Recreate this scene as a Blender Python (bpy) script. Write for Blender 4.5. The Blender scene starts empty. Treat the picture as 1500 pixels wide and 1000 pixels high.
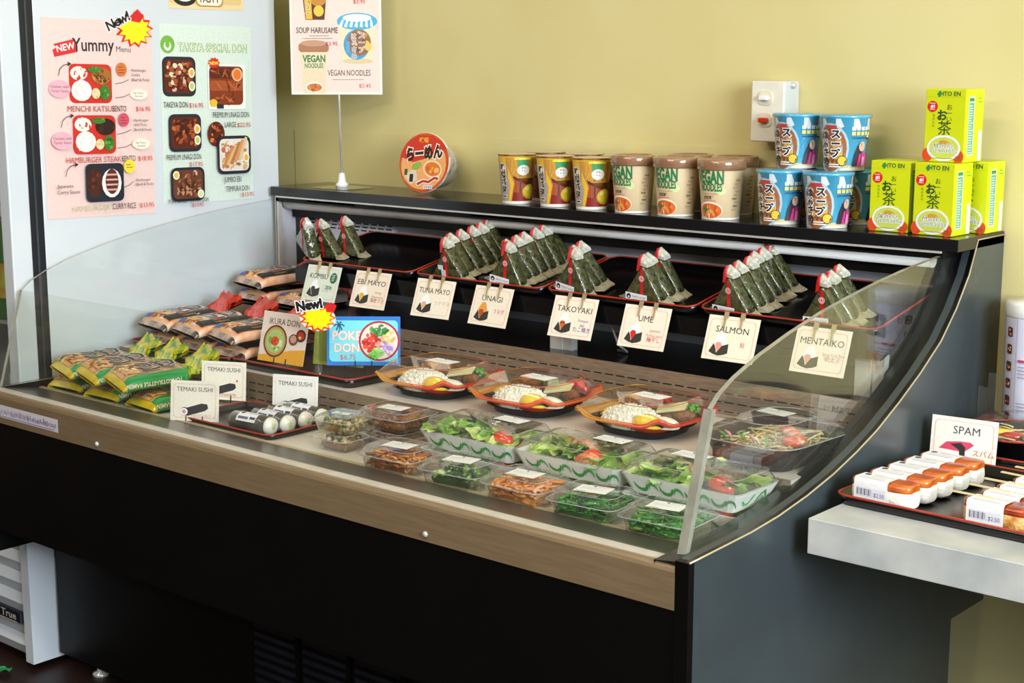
import bpy, bmesh, math, random
from mathutils import Vector, Matrix, Euler
PI = math.pi
sc = bpy.context.scene
col = sc.collection

# ------------------------------------------------------------------ camera, light, exposure
cam_d = bpy.data.cameras.new('camera'); cam = bpy.data.objects.new('camera', cam_d); col.objects.link(cam)
cam_d.sensor_width = 36.0; cam_d.lens = 36.0 * 2228 / 1500; cam_d.clip_start = .05
_pitch = math.atan2(405, 2228); _head = math.radians(49.27)
_F = Vector((-math.cos(_head) * math.cos(_pitch), math.sin(_head) * math.cos(_pitch), -math.sin(_pitch)))
cam.location = (1.1002, -1.6438, 1.3257)
cam.rotation_euler = _F.to_track_quat('-Z', 'Y').to_euler()
sc.camera = cam

world = bpy.data.worlds.new('daylight'); sc.world = world; world.use_nodes = True
wn = world.node_tree.nodes; bgn = wn['Background']
bgn.inputs[0].default_value = (.80, .90, 1.0, 1); bgn.inputs[1].default_value = 2.0

def area(name, loc, rot, sx, sy, power, color, spread=PI):
    d = bpy.data.lights.new(name, 'AREA'); d.shape = 'RECTANGLE'; d.size = sx; d.size_y = sy
    d.energy = power; d.color = color; d.spread = spread
    o = bpy.data.objects.new(name, d); col.objects.link(o); o.location = loc; o.rotation_euler = rot
    return o
# daylight entering through the shop window in the right wall
area('window_daylight', (3.40, -1.20, 1.80), (0, math.radians(90 - 8), 0), 1.5, 2.2, 170, (.82, .91, 1.0))
# glow of the ceiling lamps; the rear one is an added frontal fill
area('ceiling_glow', (-.3, -.9, 2.70), (0, 0, 0), 2.4, .30, 22, (1.0, .88, .70))
area('rear_fill_light', (-.3, -3.2, 2.70), (math.radians(38), 0, 0), 2.4, .40, 36, (1.0, .93, .82))

vs = sc.view_settings
vs.view_transform = 'Standard'; vs.look = 'None'; vs.exposure = .42; vs.gamma = 1.0; vs.use_curve_mapping = False
try:
    sc.cycles.use_denoising = True
    sc.cycles.max_bounces = 12; sc.cycles.transparent_max_bounces = 40; sc.cycles.caustics_reflective = False
    sc.cycles.caustics_refractive = False; sc.cycles.sample_clamp_indirect = 6.0
except Exception:
    pass

# ------------------------------------------------------------------ materials
def lin(h):
    if isinstance(h, str):
        h = h.lstrip('#'); c = [int(h[i:i + 2], 16) / 255 for i in (0, 2, 4)]
        return tuple(x / 12.92 if x <= .04045 else ((x + .055) / 1.055) ** 2.4 for x in c)
    return tuple(h)
_mc = {}
def mat(name, c, rough=.5, metal=0., c2=None, scale=30., bump=0., bscale=None, spec=.5, coat=0., detail=3., stretch=None, trans=0., sss=0., lo=.35, hi=.65):
    """procedural Principled material: noise mixes c and c2, noise bump"""
    if name in _mc: return _mc[name]
    m = bpy.data.materials.new(name); m.use_nodes = True; _mc[name] = m
    nt = m.node_tree; N = nt.nodes; L = nt.links; b = N['Principled BSDF']
    b.inputs['Roughness'].default_value = rough; b.inputs['Metallic'].default_value = metal
    b.inputs['Specular IOR Level'].default_value = spec; b.inputs['Coat Weight'].default_value = coat
    b.inputs['Coat Roughness'].default_value = .08
    b.inputs['Transmission Weight'].default_value = trans
    if sss: b.inputs['Subsurface Weight'].default_value = sss; b.inputs['Subsurface Scale'].default_value = .01
    c = lin(c); b.inputs['Base Color'].default_value = (*c, 1)
    tc = N.new('ShaderNodeTexCoord'); mp = N.new('ShaderNodeMapping'); L.new(tc.outputs['Object'], mp.inputs[0])
    if stretch: mp.inputs['Scale'].default_value = stretch
    c2 = lin(c2) if c2 is not None else tuple(x * .93 for x in c)
    nz = N.new('ShaderNodeTexNoise'); nz.inputs['Scale'].default_value = scale; nz.inputs['Detail'].default_value = detail
    L.new(mp.outputs[0], nz.inputs['Vector'])
    rp = N.new('ShaderNodeValToRGB'); rp.color_ramp.elements[0].position = lo; rp.color_ramp.elements[1].position = hi
    rp.color_ramp.elements[0].color = (*c, 1); rp.color_ramp.elements[1].color = (*c2, 1)
    L.new(nz.outputs['Fac'], rp.inputs[0]); L.new(rp.outputs[0], b.inputs['Base Color'])
    if bump:
        n2 = N.new('ShaderNodeTexNoise'); n2.inputs['Scale'].default_value = bscale or scale; n2.inputs['Detail'].default_value = 3
        L.new(mp.outputs[0], n2.inputs['Vector'])
        bp = N.new('ShaderNodeBump'); bp.inputs['Strength'].default_value = bump; bp.inputs['Distance'].default_value = .004
        L.new(n2.outputs['Fac'], bp.inputs['Height']); L.new(bp.outputs[0], b.inputs['Normal']); L.new(bp.outputs[0], b.inputs['Coat Normal'])
    return m
def ink(h):
    """flat print colour"""
    k = 'print_' + h.lstrip('#')
    return mat(k, h, rough=.45, c2=None, scale=200)
def clear(name, tint='#f4f8f6', ior=1.45, rough=.03, gloss=1.0, haze=0., bump=0., bscale=60.):
    """thin clear plastic or glass: mostly transparent, Fresnel reflection, a little haze"""
    if name in _mc: return _mc[name]
    m = bpy.data.materials.new(name); m.use_nodes = True; _mc[name] = m
    nt = m.node_tree; N = nt.nodes; L = nt.links; N.remove(N['Principled BSDF']); out = N['Material Output']
    tr = N.new('ShaderNodeBsdfTransparent'); tr.inputs[0].default_value = (*lin(tint), 1)
    gl = N.new('ShaderNodeBsdfGlossy'); gl.inputs['Roughness'].default_value = rough; gl.inputs[0].default_value = (gloss, gloss, gloss, 1)
    df = N.new('ShaderNodeBsdfDiffuse'); df.inputs[0].default_value = (.75, .77, .76, 1)
    fr = N.new('ShaderNodeFresnel')
    ge = N.new('ShaderNodeNewGeometry'); mr = N.new('ShaderNodeMapRange')      # same reflectance from either side of the thin sheet
    mr.inputs['To Min'].default_value = ior; mr.inputs['To Max'].default_value = 1 / ior
    L.new(ge.outputs['Backfacing'], mr.inputs['Value']); L.new(mr.outputs[0], fr.inputs[0])
    if bump:
        tc = N.new('ShaderNodeTexCoord'); nz = N.new('ShaderNodeTexNoise'); nz.inputs['Scale'].default_value = bscale
        L.new(tc.outputs['Object'], nz.inputs['Vector'])
        bp = N.new('ShaderNodeBump'); bp.inputs['Strength'].default_value = bump; bp.inputs['Distance'].default_value = .003
        L.new(nz.outputs['Fac'], bp.inputs['Height']); L.new(bp.outputs[0], gl.inputs['Normal']); L.new(bp.outputs[0], fr.inputs['Normal'])
    m1 = N.new('ShaderNodeMixShader'); m1.inputs[0].default_value = haze; L.new(tr.outputs[0], m1.inputs[1]); L.new(df.outputs[0], m1.inputs[2])
    m2 = N.new('ShaderNodeMixShader'); L.new(fr.outputs[0], m2.inputs[0]); L.new(m1.outputs[0], m2.inputs[1]); L.new(gl.outputs[0], m2.inputs[2])
    L.new(m2.outputs[0], out.inputs[0])
    return m
def ramp_mat(name, axis, stops, rough=.3, coat=0., noise=0.):
    """colour runs along one Generated axis of the object"""
    if name in _mc: return _mc[name]
    m = bpy.data.materials.new(name); m.use_nodes = True; _mc[name] = m
    nt = m.node_tree; N = nt.nodes; L = nt.links; b = N['Principled BSDF']
    b.inputs['Roughness'].default_value = rough; b.inputs['Coat Weight'].default_value = coat
    tc = N.new('ShaderNodeTexCoord'); sp = N.new('ShaderNodeSeparateXYZ'); L.new(tc.outputs['Generated'], sp.inputs[0])
    rp = N.new('ShaderNodeValToRGB'); els = rp.color_ramp.elements
    while len(els) < len(stops): els.new(.5)
    for e, (p, c) in zip(els, stops): e.position = p; e.color = (*lin(c), 1)
    L.new(sp.outputs[axis], rp.inputs[0]); L.new(rp.outputs[0], b.inputs['Base Color'])
    return m

M = dict(
    wall=mat('yellow_wall_paint', '#dacd93', .75, c2='#d4c688', scale=3, bump=.06, bscale=90),
    white_wall=mat('white_wall_paint', '#d8d4c8', .8, scale=4),
    dim_wall=mat('brown_wall_paint', '#6b5a48', .8, scale=4),
    floor=mat('dark_floor', '#2a1612', .45, c2='#1c0e0b', scale=6, stretch=(1, 8, 1)),
    black=mat('black_laminate', '#050505', .42, c2='#070606', scale=8, spec=.25),
    endp=mat('dark_end_laminate', '#383f42', .26, c2='#3e474a', scale=5, spec=.6),
    shelf=mat('black_gloss_shelf', '#141416', .16, c2='#18181b', scale=10, spec=.6),
    bronze=mat('bronze_strip', '#8f7a5e', .36, metal=.25, c2='#857054', scale=14, stretch=(1, 12, 12)),
    steel=mat('brushed_steel', '#a4907c', .30, metal=.45, c2='#8e7a66', scale=30, stretch=(1, 14, 14)),
    deckm=mat('pale_steel_deck', '#e6dfd8', .34, metal=.1, c2='#dcd4ca', scale=22, stretch=(1, 12, 12)),
    silver=mat('silver_metal', '#d6d4d0', .28, metal=.35, c2='#c6c4c0', scale=20),
    lightgrey=mat('pale_grey_paint', '#c9cad2', .45, c2='#c0c1ca', scale=12),
    chan=mat('glass_channel', '#c8c2b4', .3, c2='#bdb6a6', scale=30),
    trim=mat('dark_inner_trim', '#57534e', .3, metal=.3, c2='#4d4945', scale=20),
    gold=mat('pale_edge_line', '#c8b896', .35, metal=.3, scale=30),
    slot=mat('slot_shadow_black', '#050505', .9, scale=30),
    fridge=mat('white_enamel', '#d8dfe6', .28, c2='#d2dae2', scale=3, coat=.2),
    gasket=mat('black_gasket', '#161a26', .4, c2='#10131c', scale=20),
    concrete=mat('grey_concrete_laminate', '#c8c8c4', .42, c2='#9aa2a6', scale=12, detail=9, lo=.3, hi=.75),
    trayb=mat('black_lacquer', '#0a0a0b', .2, c2='#0e0d0e', scale=20),
    rim=mat('red_lacquer', '#b0351c', .3, c2='#a02c16', scale=20),
    card=mat('cream_card', '#f6ecd8', .6, c2='#f3e8d2', scale=40),
    whitecard=mat('white_card', '#f3f1ec', .6, scale=40),
    paper=mat('white_label_paper', '#f2f1f3', .5, scale=60),
    nori=mat('nori_under_film', '#585b33', .2, c2='#11170a', scale=85, bump=1., bscale=60, coat=1., lo=.28, hi=.72, spec=.8),
    filmw=mat('milky_film', '#d2d2c8', .2, c2='#74785c', scale=75, bump=.8, bscale=60, coat=.8, lo=.3, hi=.8),
    filmc=mat('tan_film_corner', '#b9ae92', .22, c2='#8c8468', scale=50, bump=.8, bscale=60, coat=.8),
    redstrip=mat('red_tear_strip', '#d81a1e', .3, c2='#b81216', scale=60, coat=.4),
    rice=mat('cooked_rice', '#fbf6ec', .45, c2='#f2ebdc', scale=120, bump=.5, bscale=160, sss=.1),
    ivory=mat('ivory_plastic', '#ece6d6', .35, scale=30),
    plastic_w=mat('white_plastic', '#f0f0ee', .3, scale=30),
    gedge=mat('glass_cut_edge', '#b8b6a6', .2, c2='#a2a090', scale=30, trans=.35),
)
glass = clear('pane_glass', tint='#fbfdfb', ior=1.55, rough=.01, haze=.01)
lidm = clear('clear_plastic_lid', tint='#fafaf8', ior=1.50, rough=.045, haze=.03, bump=.12, bscale=40)
paneg = clear('front_pane_glass', tint='#fdfefd', ior=1.33, rough=.01, haze=.004)
rimm = clear('plastic_lid_rim', tint='#e8ebe8', ior=1.55, rough=.08, haze=.30)
wrapm = clear('clear_wrap', tint='#fafafa', ior=1.45, rough=.12, haze=.03, bump=.9, bscale=70)

# ------------------------------------------------------------------ mesh helpers
class MB:
    def __init__(s): s.v = []; s.f = []; s.m = []; s.sm = []
    def add(s, vs, fs, mi=0, smooth=False):
        o = len(s.v); s.v += [tuple(p) for p in vs]
        for f in fs: s.f.append(tuple(i + o for i in f)); s.m.append(mi); s.sm.append(smooth)
        return s
    def box(s, x0, x1, y0, y1, z0, z1, mi=0, mtx=None, bev=0.):
        if bev > 0:
            w, d, h = (x1 - x0), (y1 - y0), (z1 - z0); bev = min(bev, w * .45, d * .45, h * .45)
            cx, cy = (x0 + x1) / 2, (y0 + y1) / 2
            lp = [[(cx + x, cy + y, z) for x, y in rr(w - 2 * i, d - 2 * i, max(bev, .0004), 2)]
                  for i, z in ((bev, z0), (0, z0 + bev), (0, z1 - bev), (bev, z1))]
            return s.loft(lp, mi, caps=True, smooth=False, mtx=mtx)
        vs = [Vector((x, y, z)) for z in (z0, z1) for y in (y0, y1) for x in (x0, x1)]
        if mtx: vs = [mtx @ v for v in vs]
        return s.add(vs, [(0, 2, 3, 1), (4, 5, 7, 6), (0, 1, 5, 4), (2, 6, 7, 3), (0, 4, 6, 2), (1, 3, 7, 5)], mi)
    def loft(s, loops, mi=0, caps=False, smooth=True, close=True, mtx=None, capb=None, capt=None):
        n = len(loops[0]); vs = [Vector(p) for l in loops for p in l]
        if mtx: vs = [mtx @ v for v in vs]
        fs = []
        for k in range(len(loops) - 1):
            for i in range(n if close else n - 1):
                j = (i + 1) % n
                fs.append((k * n + i, k * n + j, (k + 1) * n + j, (k + 1) * n + i))
        s.add(vs, fs, mi, smooth)
        o = len(s.v) - len(vs)
        if caps or capb: s.f.append(tuple(o + i for i in range(n - 1, -1, -1))); s.m.append(mi); s.sm.append(False)
        if caps or capt: s.f.append(tuple(o + (len(loops) - 1) * n + i for i in range(n))); s.m.append(mi); s.sm.append(False)
        return s
    def lathe(s, prof, seg=24, mi=0, mtx=None, smooth=True, caps=False):
        lp = [[(r * math.cos(2 * PI * i / seg), r * math.sin(2 * PI * i / seg), z) for i in range(seg)] for r, z in prof]
        return s.loft(lp, mi, caps=caps, smooth=smooth, mtx=mtx)
    def tube(s, path, r, seg=6, mi=0, close=False, flat=1.0):
        pts = [Vector(p) for p in path]; n = len(pts); loops = []
        for i, p in enumerate(pts):
            a = pts[(i - 1) % n] if (close or i > 0) else p; b = pts[(i + 1) % n] if (close or i < n - 1) else p
            t = (b - a); t = t.normalized() if t.length > 1e-9 else Vector((0, 0, 1))
            u = t.cross(Vector((0, 0, 1)));
            if u.length < 1e-3: u = t.cross(Vector((0, 1, 0)))
            u.normalize(); w = u.cross(t).normalized(); rr_ = r[i] if isinstance(r, (list, tuple)) else r
            loops.append([p + u * math.cos(2 * PI * k / seg) * rr_ + w * math.sin(2 * PI * k / seg) * rr_ * flat for k in range(seg)])
        if close: loops.append(loops[0])
        return s.loft(loops, mi, caps=not close)
    def prism(s, poly, f0, f1, mi=0, smooth=False):
        """poly: list of 2D pts; f0/f1: maps 2D -> 3D for the two faces"""
        return s.loft([[f0(*p) for p in poly], [f1(*p) for p in poly]], mi, caps=True, smooth=smooth)
    def ball(s, c, r, seg=8, rings=5, mi=0, mtx=None, z0=-1.):
        rx, ry, rz = r if isinstance(r, (tuple, list)) else (r, r, r); lp = []
        for k in range(rings + 1):
            ph = math.asin(max(-1, z0)) + (PI / 2 - math.asin(max(-1, z0))) * k / rings
            q = max(math.cos(ph), .02)
            lp.append([(q * rx * math.cos(2 * PI * i / seg), q * ry * math.sin(2 * PI * i / seg), rz * math.sin(ph)) for i in range(seg)])
        mm = Matrix.Translation(Vector(c)) @ (mtx if mtx else Matrix())
        return s.loft(lp, mi, caps=True, mtx=mm)
    def build(s, name, mats, parent=None, loc=None, rot=None, fix=True):
        me = bpy.data.meshes.new(name); me.from_pydata(s.v, [], s.f)
        for mm in (mats if isinstance(mats, (list, tuple)) else [mats]): me.materials.append(mm)
        me.polygons.foreach_set('material_index', s.m); me.polygons.foreach_set('use_smooth', s.sm)
        if fix:
            bm = bmesh.new(); bm.from_mesh(me); bmesh.ops.recalc_face_normals(bm, faces=bm.faces); bm.to_mesh(me); bm.free()
        me.update()
        o = bpy.data.objects.new(name, me); col.objects.link(o)
        if parent: o.parent = parent
        if loc: o.location = loc
        if rot: o.rotation_euler = rot
        return o
def rr(w, d, r, n=3):
    """rounded rectangle loop, counter-clockwise, centred"""
    r = min(r, w / 2 - 1e-5, d / 2 - 1e-5); out = []
    for cx, cy, a in ((w / 2 - r, d / 2 - r, 0), (-w / 2 + r, d / 2 - r, 90), (-w / 2 + r, -d / 2 + r, 180), (w / 2 - r, -d / 2 + r, 270)):
        for i in range(n + 1):
            t = math.radians(a + 90 * i / n); out.append((cx + r * math.cos(t), cy + r * math.sin(t)))
    return out
def z_(loop, z, sx=1., sy=1.): return [(x * sx, y * sy, z) for x, y in loop]

def thing(name, label, cat, loc=(0, 0, 0), rz=0., group=None, kind=None, rot=None):
    o = bpy.data.objects.new(name, None); col.objects.link(o); o.empty_display_size = .02
    o.location = loc; o.rotation_euler = rot if rot else (0, 0, rz)
    if label: o['label'] = label
    if cat: o['category'] = cat
    if group: o['group'] = group
    if kind: o['kind'] = kind
    return o
def tag(o, label, cat, group=None):
    o['label'] = label; o['category'] = cat
    if group: o['group'] = group
    return o
def dup(root, loc, rz=0., label=None, group=None, rot=None):
    def cp(o, par):
        c = o.copy(); col.objects.link(c)
        if par: c.parent = par
        for ch in list(o.children): cp(ch, c)
        return c
    r = cp(root, None); r.location = loc; r.rotation_euler = rot if rot else (0, 0, rz)
    if label: r['label'] = label
    if group: r['group'] = group
    return r

# ------------------------------------------------------------------ print (flat artwork made of thin shapes)
_tc = {}
def text_tris(body, bold=0.):
    if 0 < bold < .012: bold = 0.
    k = (body, bold)
    if k in _tc: return _tc[k]
    cu = bpy.data.curves.new('t', 'FONT'); cu.body = body; cu.size = 1.0; cu.offset = bold; cu.resolution_u = 2; cu.fill_mode = 'BOTH' if hasattr(cu, 'fill_mode') and False else cu.fill_mode
    cu.dimensions = '2D'
    try: cu.fill_mode = 'BOTH'
    except Exception: pass
    ob = bpy.data.objects.new('t', cu); col.objects.link(ob)
    dg = bpy.context.evaluated_depsgraph_get(); me = bpy.data.meshes.new_from_object(ob.evaluated_get(dg))
    v = [(p.co.x, p.co.y) for p in me.vertices]; f = [tuple(p.vertices) for p in me.polygons]
    bpy.data.objects.remove(ob); bpy.data.curves.remove(cu); bpy.data.meshes.remove(me)
    if v:
        x0 = min(p[0] for p in v); x1 = max(p[0] for p in v)
    else: x0 = x1 = 0
    _tc[k] = (v, f, x0, x1); return _tc[k]
class Art:
    STEP = .00003
    def __init__(s): s.items = []; s.n = 0
    def poly(s, pts, c, layer=None):
        s.n += 1; s.items.append((list(pts), [tuple(range(len(pts)))], c, s.n if layer is None else layer)); return s
    def rect(s, x, y, w, h, c): return s.poly([(x, y), (x + w, y), (x + w, y + h), (x, y + h)], c)
    def rrect(s, x, y, w, h, r, c): return s.poly([(x + w / 2 + a, y + h / 2 + b) for a, b in rr(w, h, r, 3)], c)
    def frame(s, x, y, w, h, t, c, r=.004):
        a = [(x + w / 2 + p, y + h / 2 + q) for p, q in rr(w, h, r, 3)]; b = [(x + w / 2 + p, y + h / 2 + q) for p, q in rr(w - 2 * t, h - 2 * t, r, 3)]
        n = len(a); s.n += 1; s.items.append((a + b, [(i, (i + 1) % n, n + (i + 1) % n, n + i) for i in range(n)], c, s.n)); return s
    def ell(s, cx, cy, rx, ry, c, n=20, a0=0., rot=0.):
        p = []
        for i in range(n):
            t = 2 * PI * i / n; x, y = rx * math.cos(t), ry * math.sin(t); p.append((cx + x * math.cos(rot) - y * math.sin(rot), cy + x * math.sin(rot) + y * math.cos(rot)))
        return s.poly(p, c)
    def star(s, cx, cy, rx, ry, k, c, inner=.72, rot=.1):
        p = []
        for i in range(2 * k):
            t = 2 * PI * i / (2 * k) + rot; q = 1 if i % 2 == 0 else inner * (1 + .08 * math.sin(i * 7)); p.append((cx + rx * q * math.cos(t), cy + ry * q * math.sin(t)))
        p2 = [(cx, cy)] + p; n = len(p); s.n += 1
        s.items.append((p2, [(0, 1 + i, 1 + (i + 1) % n) for i in range(n)], c, s.n)); return s
    def stroke(s, pts, w, c):
        n = len(pts); a = []; b = []
        for i, (x, y) in enumerate(pts):
            x0, y0 = pts[max(i - 1, 0)]; x1, y1 = pts[min(i + 1, n - 1)]; L = math.hypot(x1 - x0, y1 - y0) or 1; nx, ny = -(y1 - y0) / L, (x1 - x0) / L
            ww = (w[i] if isinstance(w, (list, tuple)) else w) / 2; a.append((x + nx * ww, y + ny * ww)); b.append((x - nx * ww, y - ny * ww))
        s.n += 1; s.items.append((a + b, [(i, i + 1, n + i + 1, n + i) for i in range(n - 1)], c, s.n)); return s
    def text(s, t, x, y, size, c, al='C', sx=1., bold=0., width=None, rot=0., outline=None, ow=.06):
        if outline:
            s.text(t, x, y, size, outline, al, sx, bold + ow, width, rot)
        v, f, x0, x1 = text_tris(t, bold); w = x1 - x0
        if not v: return s
        if width and w > 0:
            v0, f0, a0, a1 = text_tris(t, 0.); sx = width / ((a1 - a0) * size)
        ox = {'C': -(x0 + x1) / 2, 'L': -x0, 'R': -x1}[al]
        P = []
        for p, q in v:
            a, b = (p + ox) * size * sx, q * size; P.append((x + a * math.cos(rot) - b * math.sin(rot), y + a * math.sin(rot) + b * math.cos(rot)))
        s.n += 1; s.items.append((P, f, c, s.n)); return s
    def vtext(s, t, x, y, size, c, dy=1.05, bold=0., outline=None, ow=.06, sx=1.):
        if outline:
            for i, ch in enumerate(t): s.text(ch, x, y - i * size * dy, size, outline, 'C', sx, bold + ow); s.n -= 1
            s.n += 1
        for i, ch in enumerate(t): s.text(ch, x, y - i * size * dy, size, c, 'C', sx, bold); s.n -= 1
        s.n += 1; return s
    def blobs(s, cx, cy, rx, ry, cols, n, seed, size=.2, round_=True):
        R = random.Random(seed)
        for i in range(n):
            t = R.uniform(0, 2 * PI); q = math.sqrt(R.random()) if round_ else 1
            x, y = (cx + rx * q * math.cos(t) * .85, cy + ry * q * math.sin(t) * .85) if round_ else (cx + R.uniform(-.85, .85) * rx, cy + R.uniform(-.85, .85) * ry)
            k = R.uniform(.5, 1.) * size; s.ell(x, y, rx * k, ry * k * R.uniform(.5, 1), R.choice(cols), 7, rot=R.uniform(0, 3))
        return s
    def lines(s, x, y, w, n, dy, h, c, seed=0):
        R = random.Random(seed)
        for i in range(n): s.rect(x, y - i * dy, w * R.uniform(.6, 1), h, c); s.n -= 1
        s.n += 1; return s
    def build(s, name, fn, parent=None, cuts=None, step=None, base=.0003):
        """fn(u, v, h) -> local 3D point; cuts: list of u values where faces are split (curved surfaces)"""
        if not s.items: return None
        bm = bmesh.new(); lay = bm.verts.layers.float.new('h'); mats = []; st = step or s.STEP
        for pts, faces, c, l in s.items:
            if c not in mats: mats.append(c)
            mi = mats.index(c); vv = []
            for x, y in pts:
                v = bm.verts.new((x, y, 0)); v[lay] = base + l * st; vv.append(v)
            for f in faces:
                try: fc = bm.faces.new([vv[i] for i in f]); fc.material_index = mi
                except ValueError: pass
        if cuts:
            for axis, vals in cuts.items():
                no = (1, 0, 0) if axis == 'u' else (0, 1, 0)
                for q in vals:
                    bmesh.ops.bisect_plane(bm, geom=bm.verts[:] + bm.edges[:] + bm.faces[:], plane_co=(q, 0, 0) if axis == 'u' else (0, q, 0), plane_no=no, dist=1e-6)
        for v in bm.verts:
            h = v[lay]; v.co = Vector(fn(v.co.x, v.co.y, h if h > 0 else base))
        me = bpy.data.meshes.new(name); bm.to_mesh(me); bm.free()
        for c in mats: me.materials.append(ink(c))
        o = bpy.data.objects.new(name, me); col.objects.link(o)
        if parent: o.parent = parent
        return o
front = lambda y0=0., z0=0., x0=0.: (lambda u, v, h: (x0 + u, y0 - h, z0 + v))
flat_up = lambda z0: (lambda u, v, h: (u, v, z0 + h))
def frange(a, b, st):
    n = max(1, int(round((b - a) / st))); return [a + (b - a) * i / n for i in range(n + 1)]

# ------------------------------------------------------------------ the room
def struct(name, mb, m, parent=None):
    o = mb.build(name, m, parent)
    if not parent: o['kind'] = 'structure'
    return o
WALL_Y = .985
struct('floor', MB().box(-4.1, 3.6, -4.6, 1.1, -.06, 0), M['floor'])
struct('ceiling', MB().box(-4.1, 3.6, -4.6, 1.1, 2.8, 2.9), M['white_wall'])
wb = struct('wall_back', MB().box(-4.0, 3.5, WALL_Y, 1.1, 0, 2.8), M['wall'])
struct('trim_1', MB().box(-1.9, 3.49, WALL_Y - .002, WALL_Y, 0, 1.162), M['wall'])
struct('wall_left', MB().box(-4.1, -4.0, -4.5, 1.1, 0, 2.8), M['dim_wall'])
struct('wall_front', MB().box(-4.0, 3.5, -4.6, -4.5, 0, 2.8), M['dim_wall'])
wr = MB().box(3.5, 3.6, -4.5, 1.1, 0, .75).box(3.5, 3.6, -4.5, 1.1, 2.6, 2.8).box(3.5, 3.6, -4.5, -2.9, .75, 2.6).box(3.5, 3.6, .2, 1.1, .75, 2.6)
struct('wall_right', wr, M['white_wall'])
w1 = thing('window_1', None, None, (3.55, -1.35, .75), kind='structure')
MB().box(-.03, .03, -1.55, -1.50, 0, 1.85).box(-.03, .03, 1.50, 1.55, 0, 1.85).box(-.03, .03, -1.5, 1.5, 0, .05).box(-.03, .03, -1.5, 1.5, 1.80, 1.85).box(-.03, .03, -.02, .02, .05, 1.80).build('window_frame', M['gasket'], w1)
for y0, y1 in ((-1.5, -.02), (.02, 1.5)): MB().box(-.004, .004, y0, y1, .05, 1.80).build('pane', glass, w1)
for i, (lx, ly) in enumerate(((-.9, -.9), (.3, -.9), (-.9, -3.2), (.3, -3.2))):  # rear pair is unseen, added as weak frontal fill for the case
    cl = thing('ceiling_light', 'unseen long warm white ceiling lamp over the shop floor', 'lamp', (lx, ly, 2.80), group='ceiling lamps')
    em = _mc.get('lamp_glow') or mat('lamp_glow', '#fff2dc', .5)
    em.node_tree.nodes['Principled BSDF'].inputs['Emission Color'].default_value = (1, .9, .72, 1); em.node_tree.nodes['Principled BSDF'].inputs['Emission Strength'].default_value = 4.
    MB().box(-.55, .55, -.09, .09, -.05, 0, bev=.004).build('housing', M['fridge'], cl)
    MB().box(-.53, .53, -.075, .075, -.056, -.05).build('diffuser', em, cl)

# ------------------------------------------------------------------ open refrigerated display case
XL, XR = -1.776, 0.0
case = thing('display_case', 'long black open refrigerated display case with low glass front and stepped decks', 'display case', (-.9, .5, 0))
case_off = Vector((.9, -.5, 0))
def cpart(name, mb, m, **k):
    mb.v = [tuple(Vector(p) + case_off) for p in mb.v]
    return mb.build(name, m, case, **k)
prof = [(0, .664), (.06, .6665), (.155, .671), (.229, .678), (.31, .691), (.388, .708), (.46, .729), (.525, .752), (.60, .786), (.672, .823), (.743, .866), (.797, .915), (.841, .968), (.871, 1.027)]
ep = [(0, .355)] + prof + [(WALL_Y, 1.027), (WALL_Y, .345), (.845, .345), (.845, 0), (.145, 0), (.145, .355)]
mb = MB(); mb.prism(ep, lambda y, z: (-.022, y, z), lambda y, z: (0, y, z)); cpart('end_panel', mb, M['endp'])
cpart('edge_trim', MB().tube([(.0005, y, z + .0005) for y, z in prof] + [(.0005, WALL_Y, 1.028)], .0014), M['gold'])
# black top face of the end panel and the sill inside it
mb = MB(); mb.loft([[(-.058, y, z - .006), (-.001, y, z + .001)] for y, z in prof], close=False, smooth=True); mb.loft([[(-.058, y, z - .006), (-.058, y, z - .05)] for y, z in prof], close=False); cpart('end_sill', mb, M['trayb'])
cpart('front_edge', MB().box(-.022, .0004, -.0015, .012, .355, .6645), M['black'])
gp = [(.036, .657), (.096, .856), (.118, .874), (.156, .892), (.22, .914), (.302, .935), (.40, .956), (.487, .970), (.58, .983), (.67, .993), (.78, 1.002), (.86, 1.006)]
def side_glass(name, x0, x1, low):
    top = gp; poly = top + low
    mb = MB(); n = len(poly)
    a = [(x0, y, z) for y, z in poly]; b = [(x1, y, z) for y, z in poly]
    mb.add(a + b, [tuple(range(n - 1, -1, -1)), tuple(range(n, 2 * n))], 0)
    mb.add(a + b, [(i, (i + 1) % n, n + (i + 1) % n, n + i) for i in range(n)], 1)
    return cpart(name, mb, [glass if x0 > -1 else paneg, M['gedge']])
side_glass('side_glass', -.040, -.032, [(.86, .985), (.79, .90), (.743, .855), (.672, .813), (.60, .776), (.525, .741), (.388, .698), (.229, .668), (.155, .661)])
side_glass('side_glass', XL + .002, XL + .009, [(.86, .66), (.5, .655)])
# front pane leaning back
a = Vector((0, .036, .657)); b = Vector((0, .096, .856)); t = (b - a).normalized(); nrm = Vector((0, t.z, -t.y)) * .003
q = [a - nrm, a + nrm, b + nrm, b - nrm]; mb = MB(); x0, x1 = XL + .004, -.034
vs = [(x0, p.y, p.z) for p in q] + [(x1, p.y, p.z) for p in q]
mb.add(vs, [(0, 4, 7, 3), (1, 2, 6, 5)], 0); mb.add(vs, [(3, 7, 6, 2), (0, 1, 5, 4), (0, 3, 2, 1), (4, 5, 6, 7)], 1)
cpart('front_glass', mb, [paneg, M['gedge']])
cpart('glass_post', MB().loft([[(-.042, .030, .655), (-.028, .030, .655), (-.028, .040, .655), (-.042, .040, .655)], [(-.042, .090, .856), (-.028, .090, .856), (-.028, .100, .856), (-.042, .100, .856)]], caps=True, smooth=False), M['gedge'])
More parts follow.
